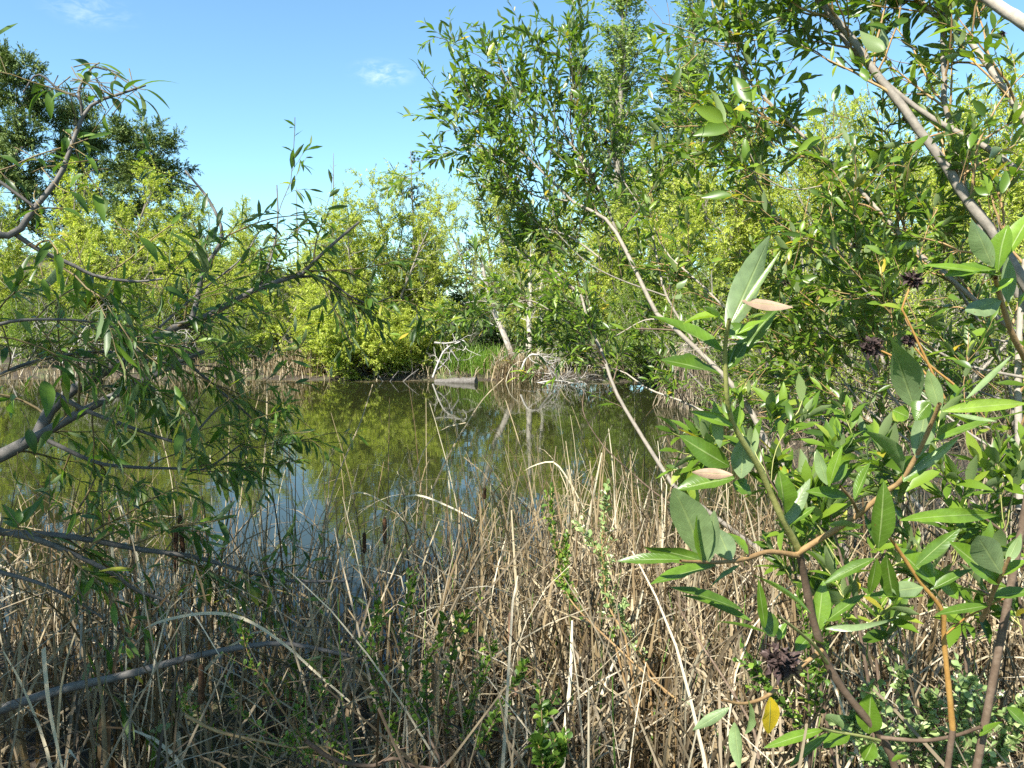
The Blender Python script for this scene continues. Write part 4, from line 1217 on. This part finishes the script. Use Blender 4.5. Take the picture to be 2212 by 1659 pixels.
# --- left willow with narrow drooping leaves (its crown rises out of view and shades the left bank)
LEFT = [
    ([(-120, 1040), (0, 985), (79, 944), (103, 892), (137, 855), (198, 817), (256, 786), (308, 749), (376, 708), (445, 684), (513, 646), (581, 612), (643, 598), (704, 540), (775, 480)], 3.2, 4.0, .033, .006),
    ([(79, 944), (191, 882), (274, 841), (342, 807), (397, 776), (440, 760)], 3.25, 3.7, .022, .010),
    ([(414, 690), (427, 643), (438, 584), (468, 540), (479, 496), (450, 430), (400, 369)], 3.7, 3.9, .014, .005),
    ([(643, 598), (700, 600), (756, 639), (800, 655), (850, 640)], 3.95, 4.1, .008, .003),
    ([(120, 851), (191, 889), (274, 920), (342, 944), (397, 957), (427, 930), (470, 880)], 3.0, 3.2, .010, .004),
    ([(100, 950), (205, 998), (284, 1009), (380, 1012), (445, 1012), (520, 960)], 3.2, 3.5, .010, .004),
    ([(-60, 1140), (0, 1150), (130, 1157), (222, 1171), (308, 1188), (410, 1201), (513, 1229), (609, 1253), (756, 1256)], 2.8, 3.4, .014, .006),
    ([(-40, 1130), (0, 1147), (85, 1167), (154, 1195), (239, 1236), (298, 1277), (359, 1297), (430, 1335)], 2.7, 3.2, .013, .005),
    ([(-60, 1560), (0, 1533), (137, 1489), (274, 1458), (410, 1420), (513, 1400), (616, 1390), (756, 1417)], 2.6, 2.9, .020, .007),
    ([(-40, 1225), (0, 1236), (85, 1260), (164, 1297), (230, 1340)], 2.7, 2.9, .009, .004),
    ([(-60, 500), (0, 506), (34, 506), (68, 458), (127, 383), (150, 328), (178, 253), (205, 222), (253, 205), (315, 184)], 2.0, 2.2, .010, .003),
    ([(34, 506), (85, 540), (154, 571), (205, 595), (291, 608), (352, 602)], 2.05, 2.2, .007, .003),
    ([(178, 253), (171, 212), (130, 195), (82, 161), (50, 200)], 2.15, 2.1, .004, .002),
    ([(171, 212), (172, 190), (195, 150), (215, 135)], 2.15, 2.2, .004, .002),
    ([(-60, 360), (0, 393), (72, 445)], 2.0, 2.05, .005, .004),
    ([(-80, 760), (0, 700), (120, 690), (220, 700), (300, 730)], 2.4, 2.8, .007, .003),
    ([(397, 776), (470, 840), (540, 900), (600, 960), (640, 1000)], 3.7, 4.0, .009, .003),
    ([(500, 650), (560, 620), (590, 540), (600, 470), (598, 400)], 3.9, 4.2, .007, .003),
    ([(256, 786), (330, 720), (420, 640), (520, 560), (560, 500)], 3.4, 3.9, .007, .003),
    ([(-80, 860), (20, 800), (120, 770), (230, 760), (330, 780), (430, 790)], 2.7, 3.3, .008, .003),
]




le, lpts, lrad = near_tree('drooping_willow', 'left willow with bent grey limbs and narrow drooping leaves', LEFT, (-3.3, 2.3, .3), [0, 6, 8, 10, 19], M_BARK_DARK, M_TWIG_DULL, M_LEAF_LEFT, 3,
                           n1=115, n2=340, leaf=.09, lw=.019, m=6, thick=1.0, L1=(.2, .6), L2=(.08, .28), droop=.42, up=.0, trop1=-.02, trop2=-.06, catkins=14,
                           w1=[.55, .5, .8, 1.4, .9, .8, .4, .3, .08, .5, .4, .8, .5, .5, .4, .9, 1.1, .8, .9, .9], t0=.12,
                           extra=lambda lf, tw, rng, b: traced_leaves(lf, tw, rng, LEFT_LEAVES, b, 1.0, -1.0))
rng = np.random.default_rng(650)
w = Geo(); lf = Geo()
b0 = np.array(le.location)
up0 = np.stack([resample([np.zeros(3), np.array([-.2, -.2, 1.8]), np.array(tp) - b0], 14) for tp in
                [(-3.6, .6, 4.7), (-3.0, -.4, 5.0), (-4.2, 1.8, 4.9), (-3.2, -1.4, 4.8), (-4.8, .2, 4.6), (-2.5, -1.2, 5.2), (-2.3, 1.3, 4.9), (-2.9, 1.3, 5.0), (-3.4, 2.1, 5.1)]])
w.tubes(up0, taper(np.full(9, .07), np.full(9, .03), 14), 8, rng)
link('upper_limbs', w.mesh('upper_limbs', M_BARK_DARK), le)
i, tt, pos, d, r = spawn(rng, up0, 220, .72, 1, .9, .3, .15)
s1 = grow(rng, pos, d, rng.uniform(.5, 1.2, 220), 6, .12, .03)
i, tt, pos, d, r = spawn(rng, s1, 1250, .1, 1, .8, .3, .1)
s2 = grow(rng, pos, d, rng.uniform(.2, .5, 1250), 4, .15, .0)
s2 = s2[(s2[:, :, 2].min(1) + b0[2] > 2.2 + .55 * np.maximum(.6, s2[:, :, 1].max(1) + b0[1]) + .35)]
twig_leaves(lf, rng, s2, 11, .11, .03, droop=.4)
link('upper_crown', lf.mesh('upper_crown', M_LEAF_LEFT), le)

# --- leafy young shoots behind the sapling
SHOOTS = [
    ([(1895, 1659), (1879, 1499), (1860, 1382), (1839, 1290), (1806, 1163), (1790, 1080), (1800, 1010)], 1.9, 2.0, .008, .003),
    ([(1880, 1650), (1900, 1520), (1890, 1400), (1880, 1280), (1930, 1150), (1960, 1080)], 2.0, 2.1, .007, .003),
    ([(2100, 1640), (2090, 1480), (2075, 1320), (2050, 1180), (2060, 1080), (2040, 1000)], 2.2, 2.3, .008, .003),
    ([(2240, 1600), (2220, 1420), (2200, 1280), (2170, 1150), (2190, 1060)], 1.9, 2.0, .008, .003),
    ([(1800, 1640), (1760, 1420), (1720, 1250), (1690, 1100), (1650, 1000), (1600, 950)], 2.3, 2.5, .008, .003),
    ([(1650, 1000), (1610, 985), (1560, 1000), (1520, 990)], 2.4, 2.3, .004, .002),
    ([(1806, 1163), (1760, 1130), (1700, 1090), (1660, 1030), (1640, 960)], 2.0, 2.1, .005, .002),
    ([(2050, 1180), (1990, 1130), (1930, 1060), (1900, 1000)], 2.25, 2.3, .005, .002),
    ([(2170, 1150), (2110, 1110), (2050, 1090), (2000, 1040)], 1.95, 2.0, .005, .002),
    ([(2200, 1280), (2160, 1290), (2110, 1270), (2060, 1240)], 1.95, 1.9, .005, .002),
]
b_ = P(2000, 1700, 2.1); b_[2] = zat(b_[0], b_[1]) - .03
near_tree('willow_shrub', 'leafy young willow shrub right behind the nearest sapling', SHOOTS, b_, [0, 1, 2, 3, 4], M_TWIG_BROWN, M_TWIG_GREEN, M_LEAF_RIGHT, 4,
          n1=64, n2=70, leaf=.082, lw=.024, m=8, L1=(.1, .26), L2=(.04, .12), droop=.0, up=.35, t0=.35, w1=[1, 1, 1, 1, 1, 1.2, 1.2, 1.2, 1.2, 1])

# ------------------------------------------------------------------ nearest sapling, leaf by leaf
Z8 = lambda x, y: (1404 + .3652 * x, 1053 + .3652 * y)
SAP = [
    ([(1945, 1720), (1930, 1645), (1904, 1593), (1857, 1535), (1817, 1484), (1787, 1433), (1768, 1380), (1752, 1320), (1740, 1260), (1732, 1220), (1725, 1188)], 1.5, 1.35, .0080, .0066),
    ([(1725, 1188), (1707, 1152), (1689, 1119), (1660, 1055), (1640, 1010), (1614, 968), (1588, 925), (1575, 887), (1570, 850), (1566, 766), (1569, 725), (1576, 690)], 1.35, 1.12, .0064, .0030),
    ([(1722, 1196), (1769, 1166), (1817, 1137), (1864, 1104), (1908, 1066), (1948, 1037), (1985, 975), (2010, 920), (2030, 872)], 1.35, 1.1, .0056, .0028),
    ([(1724, 1200), (1660, 1192), (1608, 1208), (1560, 1214), (1525, 1214), (1470, 1212)], 1.35, 1.12, .0050, .0022),
    ([(1776, 1404), (1722, 1446), (1674, 1491), (1640, 1512), (1600, 1520), (1560, 1512)], 1.4, 1.25, .0045, .0022),
    ([(2058, 1575), (2050, 1491), (2039, 1382), (2036, 1320), (1988, 1258), (1944, 1192), (1915, 1150)], 1.3, 1.2, .0052, .0025),
    ([(2120, 1340), (2134, 1309), (2150, 1270), (2164, 1243), (2180, 1205)], 1.25, 1.15, .004, .0025),
    ([(1787, 1433), (1760, 1395), (1720, 1360), (1680, 1330)], 1.4, 1.2, .0035, .0022),
    ([(1900, 1600), (1860, 1590), (1800, 1580), (1770, 1572)], 1.4, 1.25, .003, .002),
    ([(1857, 1115), (1850, 1100), (1840, 1080), (1815, 1050)], 1.28, 1.2, .003, .002),
    ([(2260, 860), (2225, 790), (2190, 730), (2160, 640), (2150, 600)], 1.25, 1.1, .006, .003),
    ([(1904, 1593), (1990, 1600), (2060, 1590), (2120, 1570)], 1.45, 1.3, .004, .003),
]
base = P(1945, 1720, 1.5); base[2] = zat(base[0], base[1]) - .03
rng = np.random.default_rng(700)
pts, rad = limbset(SAP, 20)
e = thing('willow_sapling', 'nearest willow sapling with large glossy leaves, right foreground', 'sapling', base)
pts = pts - base
w = Geo(); roots(w, np.zeros(3), [pts[0, 0], pts[10, 0] * np.array([1, 1, 1.0]), pts[5, 0]], [.008, .006, .0055], rng)
link('root_stem', w.mesh('sapling_root', M_TWIG_BROWN), e)
bark_of = [M_TWIG_BROWN, M_TWIG_GREEN, M_TWIG_TAN, M_TWIG_TAN, M_TWIG_TAN, M_TWIG_ORANGE, M_TWIG_TAN, M_TWIG_GREEN, M_TWIG_GREEN, M_TWIG_TAN, M_TWIG_TAN, M_TWIG_BROWN]
shoot = []
for i in range(len(pts)):
    g_ = Geo(); g_.tubes(pts[i:i + 1], rad[i:i + 1] * (1 + .12 * (np.sin(np.arange(20) * 2.1) > .8)), 10, rng, .02)
    shoot.append(link('shoot', g_.mesh('sapling_shoot', bark_of[i]), e))
# leaf table: frame, base, tip, width, underside?, colour 0-1, bow
LV = [
    (Z6, 455, 480, 705, -60, 150, 1, .25, .10, 1), (Z6, 430, 600, 10, 360, 105, 0, .45, .12, 1), (Z6, 420, 740, 80, 620, 95, 0, .15, .1, 1), (Z6, 440, 445, 330, 330, 85, 0, .85, .1, 1),
    (Z6, 430, 400, 205, 380, 70, 0, .97, .35, 1), (Z6, 465, 690, 750, 310, 85, 0, .3, .18, 1), (Z6, 490, 430, 765, 10, 32, 1, .95, .05, 1), (Z6, 470, 700, 565, 540, 85, 0, .0, .1, 1),  # last leaf here: the shade on it is put into its dark colour
    (Z6, 450, 890, 345, 815, 75, 0, .2, .1, 1), (Z6, 415, 1170, 375, 890, 66, 1, .5, .1, 1), (Z6, 465, 970, 490, 860, 45, 0, .8, .1, 1), (Z6, 490, 1040, 250, 950, 55, 0, .7, .1, 1), (Z6, 470, 1060, 530, 920, 60, 0, .6, .1, 1),
    (Z6, 470, 1280, 180, 1120, 110, 0, .25, .15, 1), (Z6, 540, 1350, 555, 1100, 140, 1, .15, .12, 1), (Z6, 500, 1350, 160, 1395, 100, 0, .35, .15, 1),
    (Z6, 600, 1440, 495, 1370, 100, 0, .4, .1, 1), (Z6, 790, 1570, 790, 1310, 110, 0, .4, .12, 1), (Z6, 790, 1650, 945, 1360, 80, 1, .3, .1, 1), (Z6, 800, 1650, 965, 1505, 60, 0, .3, .1, 1),
    (Z6, 500, 500, 700, 400, 60, 0, .9, .1, 1), (Z6, 480, 520, 560, 440, 110, 0, .35, .1, 1),
    (Z6, 1570, 940, 1395, 480, 175, 1, .3, .12, 2), (Z6, 1720, 950, 1640, 710, 85, 1, .9, .1, 2), (Z6, 1580, 1230, 1640, 880, 125, 1, .2, .1, 2), (Z6, 1490, 1310, 1300, 1050, 155, 0, .55, .15, 2),
    (Z6, 1730, 955, 2250, 880, 70, 0, .95, .2, 2), (Z6, 1660, 1140, 2300, 880, 70, 0, .6, .12, 2), (Z6, 1500, 1360, 1830, 1110, 60, 1, .6, .1, 2), (Z6, 1500, 1370, 1650, 1190, 100, 0, .5, .1, 2),
    (Z6, 1870, 880, 2135, 635, 28, 1, .8, .05, 2), (Z6, 1800, 970, 2045, 1015, 25, 1, .9, .1, 2), (Z6, 1530, 990, 1440, 945, 80, 0, .7, .1, 2), (Z6, 1660, 900, 1560, 1000, 100, 0, .15, .1, 2),
    (Z6, 1200, 1475, 930, 1410, 75, 0, .4, .1, 9), (Z6, 1210, 1475, 1300, 1250, 60, 0, .3, .1, 9), (Z6, 1240, 1650, 1070, 1610, 60, 0, .5, .1, 2), (Z6, 1330, 1690, 1425, 1390, 105, 0, .15, .12, 2),
    (Z6, 1480, 1600, 2090, 1520, 70, 0, .75, .12, 5), (Z6, 1060, 1400, 1120, 1160, 55, 0, .7, .1, 9), (Z6, 1050, 1390, 980, 1180, 70, 1, .85, .1, 9), (Z6, 1070, 1380, 1170, 1260, 60, 0, .3, .1, 9),
    (Z8, 330, 440, 150, -20, 185, 1, .65, .12, 3), (Z8, 390, 460, -5, 545, 105, 0, .45, .1, 3), (Z8, 330, 440, -20, 340, 75, 0, .15, .1, 3), (Z8, 210, 430, -190, 400, 60, 0, .2, .15, 3),
    (Z8, 480, 430, 395, 240, 140, 1, .05, .1, 3), (Z8, 580, 395, 470, 265, 85, 0, .7, .1, 3), (Z8, 530, 460, 340, 585, 55, 0, .3, .1, 3), (Z8, 350, 440, 380, 130, 90, 1, .05, .1, 3), (Z8, 310, 440, 260, 170, 60, 0, .25, .1, 3),
    (Z8, 600, 790, 190, 615, 55, 0, .25, .12, 7), (Z8, 550, 730, 150, 560, 65, 0, .1, .12, 7), (Z8, 950, 745, 640, 485, 80, 0, .5, .15, 7), (Z8, 990, 850, 1030, 555, 105, 0, .6, .1, 0), (Z8, 1040, 835, 1500, 775, 65, 1, .25, .06, 0),
    (Z8, 680, 830, 645, 560, 45, 0, .3, .1, 7), (Z8, 735, 880, 640, 720, 100, 0, .05, .1, 7), (Z8, 1030, 800, 1270, 615, 50, 0, .3, .1, 0), (Z8, 690, 860, 400, 770, 50, 0, .2, .1, 7), (Z8, 760, 900, 810, 800, 60, 0, .5, .1, 7),
    (Z8, 1350, 360, 1400, -20, 110, 0, .1, .12, 5), (Z8, 1330, 420, 1030, 550, 55, 0, .15, .12, 5), (Z8, 1570, 470, 1820, 240, 80, 0, .2, .15, 5), (Z8, 1680, 580, 1475, 350, 110, 0, .55, .12, 5), (Z8, 1620, 585, 1415, 620, 90, 1, .3, .2, 5),
    (Z8, 1660, 605, 1915, 470, 60, 0, .1, .12, 5), (Z8, 1820, 660, 1690, 480, 75, 0, .6, .1, 5), (Z8, 1340, 420, 1310, 640, 60, 0, .35, .1, 5), (Z8, 1400, 400, 1430, 700, 90, 0, .0, .1, 5), (Z8, 1620, 640, 1270, 630, 50, 0, .5, .1, 5),
    (Z8, 2065, 570, 1800, 325, 120, 0, .5, .12, 6), (Z8, 2080, 510, 1915, 265, 135, 1, .1, .15, 6), (Z8, 2110, 450, 2195, 275, 65, 1, .8, .1, 6), (Z8, 2080, 520, 2240, 420, 70, 0, .7, .2, 6), (Z8, 2000, 700, 1700, 740, 50, 0, .2, .1, 6), (Z8, 2030, 650, 2260, 600, 60, 0, .3, .1, 6),
    (Z8, 580, 1260, 620, 1450, 100, 0, .8, .35, 4), (Z8, 470, 1300, 255, 1440, 60, 1, .4, .1, 4), (Z8, 500, 1390, 525, 1660, 75, 1, .9, .15, 4), (Z8, 1290, 1455, 1310, 1235, 115, 0, .45, .1, 0),
    (Z8, 1040, 1430, 675, 1515, 55, 0, .55, .1, 8), (Z8, 1180, 1455, 1025, 1530, 100, 0, .4, .12, 8), (Z8, 1140, 1430, 1045, 1335, 60, 0, .8, .1, 8), (Z8, 1070, 1450, 810, 1650, 50, 0, .2, .1, 8), (Z8, 1320, 1510, 1270, 1620, 75, 0, .4, .1, 8),
    (Z8, 1430, 1620, 1560, 1590, 60, 0, .4, .1, 11), (Z8, 1950, 1470, 2080, 1380, 55, 0, .5, .1, 11), (Z8, 2110, 1300, 2240, 1420, 70, 0, .4, .1, 11), (Z8, 940, 880, 1040, 960, 90, 0, .3, .2, 0), (Z8, 960, 870, 850, 960, 80, 0, .4, .2, 0),
    (Z6, 2050, 120, 1750, 110, 90, 0, .3, .2, 10), (Z6, 2060, 150, 1630, 60, 45, 0, .7, .1, 10), (Z6, 2120, 310, 2110, 30, 80, 1, .3, .1, 10), (Z6, 2080, 290, 1850, 380, 100, 1, .2, .15, 10), (Z6, 2030, 100, 1900, -190, 110, 1, .6, .1, 10),
    (Z6, 2060, 120, 2080, -150, 110, 0, .6, .2, 10), (Z6, 2150, 170, 2010, 240, 60, 0, .9, .2, 10), (Z6, 2180, 340, 2260, 220, 90, 0, .85, .1, 10), (Z6, 2100, 60, 2250, -250, 90, 0, .8, .1, 10),
]
ST9 = np.linspace(0, 1, 11)
camv = EYE
buckets = {}


def add_leaf(geo, fr, x0, y0, x1, y1, wz, under, col, bow, dep, rng):
    D0 = dep
    b_ = P(*fr(x0, y0), D0)
    ln = np.hypot(x1 - x0, y1 - y0) * .3652 / FPX * D0
    dz = rng.uniform(-.35, .35) * ln * .8
    t_ = P(*fr(x1, y1), D0 + dz)
    wd = wz * .3652 / FPX * D0 * 1.04
    d_ = t_ - b_
    view = nrm(camv - (b_ + t_) / 2)
    nn = view * .62 + UP * .75 + rng.normal(0, .34, 3)
    if under:
        nn = view * -.95 - UP * .3 + rng.normal(0, .18, 3)
    # seen at a slant the blade must be a little wider to fill its traced width
    nu = nrm(nn - (nn @ nrm(d_)) * nrm(d_))
    wd = wd / max(.8, abs(nu @ view))
    L_ = np.linalg.norm(d_)
    geo.leaves((b_ - base)[None], d_[None], nn[None], np.array([L_]) * (1 + .2 * bow), np.array([wd]), curl=np.array([bow * .8]), rnd=np.array([col * .9 + rng.uniform(0, .08)]),
               st=ST9, fold=rng.uniform(.1, .32), rng=rng, prof=.92, wav=.03, twist=np.array([rng.normal(0, .55)]))


def shoot_depth(k, x, y):
    q_ = pts[k] + base
    px = CX + FPX * (q_[:, 0]) / (q_[:, 1] * cos(PITCH) - (q_[:, 2] - EYE[2]) * sin(PITCH))
    py = CY - FPX * (q_[:, 1] * sin(PITCH) + (q_[:, 2] - EYE[2]) * cos(PITCH)) / (q_[:, 1] * cos(PITCH) - (q_[:, 2] - EYE[2]) * sin(PITCH))
    i = int(np.argmin((px - x) ** 2 + (py - y) ** 2))
    return q_[i, 1]


for (fr, x0, y0, x1, y1, wz, un, col, bow, k) in LV:
    gg = buckets.setdefault(k, Geo())
    fx, fy = fr(x0, y0)
    add_leaf(gg, fr, x0, y0, x1, y1, wz, un, col, bow, shoot_depth(k, fx, fy) - .004, rng)
for k, gg in buckets.items():
    link('foliage', gg.mesh('sapling_leaves', M_LEAF_NEAR), shoot[k])
gg = Geo(); add_leaf(gg, Z6, 545, 300, 830, 345, 55, 1, .5, .1, 1.12, rng)
link('new_leaf', gg.mesh('pink_leaf', M_LEAF_PINK), e, 'pinkish new leaf near the sapling top')
gg = Geo(); add_leaf(gg, Z6, 490, 1330, 245, 1315, 62, 1, .3, .15, 1.2, rng)
link('new_leaf', gg.mesh('pink_leaf', M_LEAF_PINK), e, 'pinkish leaf at mid height on the sapling')
gg = Geo(); add_leaf(gg, Z8, 710, 1240, 715, 1470, 95, 0, .5, .1, 1.27, rng)
link('yellow_leaf', gg.mesh('yellow_leaf', M_LEAF_YELLOW), e, 'yellow spotted dying leaf low on the sapling')
for (x, y, D, s, lb) in [(1686, 1429, 1.36, .062, 'largest dark seed cluster, low on the sapling')]:
    gg = Geo(); seed_cluster(gg, P(x, y, D) - base, s * 1.15, rng, 90)
    link('seed_cluster', gg.mesh('seed_cluster', M_GALL), e, lb)

# three dried clusters on orange stalks, held by the grey willow's outer twig
rng = np.random.default_rng(710)
tw = [([(2040, 860), (1960, 690), (1948, 668), (1958, 640), (1972, 604)], 1.9, .045, 'seed stalk with a ragged dark cluster, uppermost of the three'),
      ([(2020, 830), (1985, 795), (1930, 770), (1882, 748)], 1.9, .050, 'seed stalk with a ragged dark cluster, left one beside the big pale leaf'),
      ([(2060, 830), (2010, 790), (1980, 755), (1966, 735)], 2.0, .036, 'seed stalk with a small dark cluster between the other two')]
for path, D, s, lb in tw:
    ptw = trace(path, D, D, 14); o0 = ptw[0].copy()
    ee = thing('seed_stalk', lb, 'seed stalk', o0, 'dried seed clusters on orange stalks')
    g_ = Geo(); g_.tubes((ptw - o0)[None], np.linspace(.0035, .0025, 14)[None], 6, rng)
    link('stalk', g_.mesh('seed_stalk', M_TWIG_ORANGE), ee)
    g_ = Geo(); seed_cluster(g_, ptw[-1] - o0, s * 1.2, rng, 60)
    link('seed_cluster', g_.mesh('seed_cluster', M_GALL), ee)
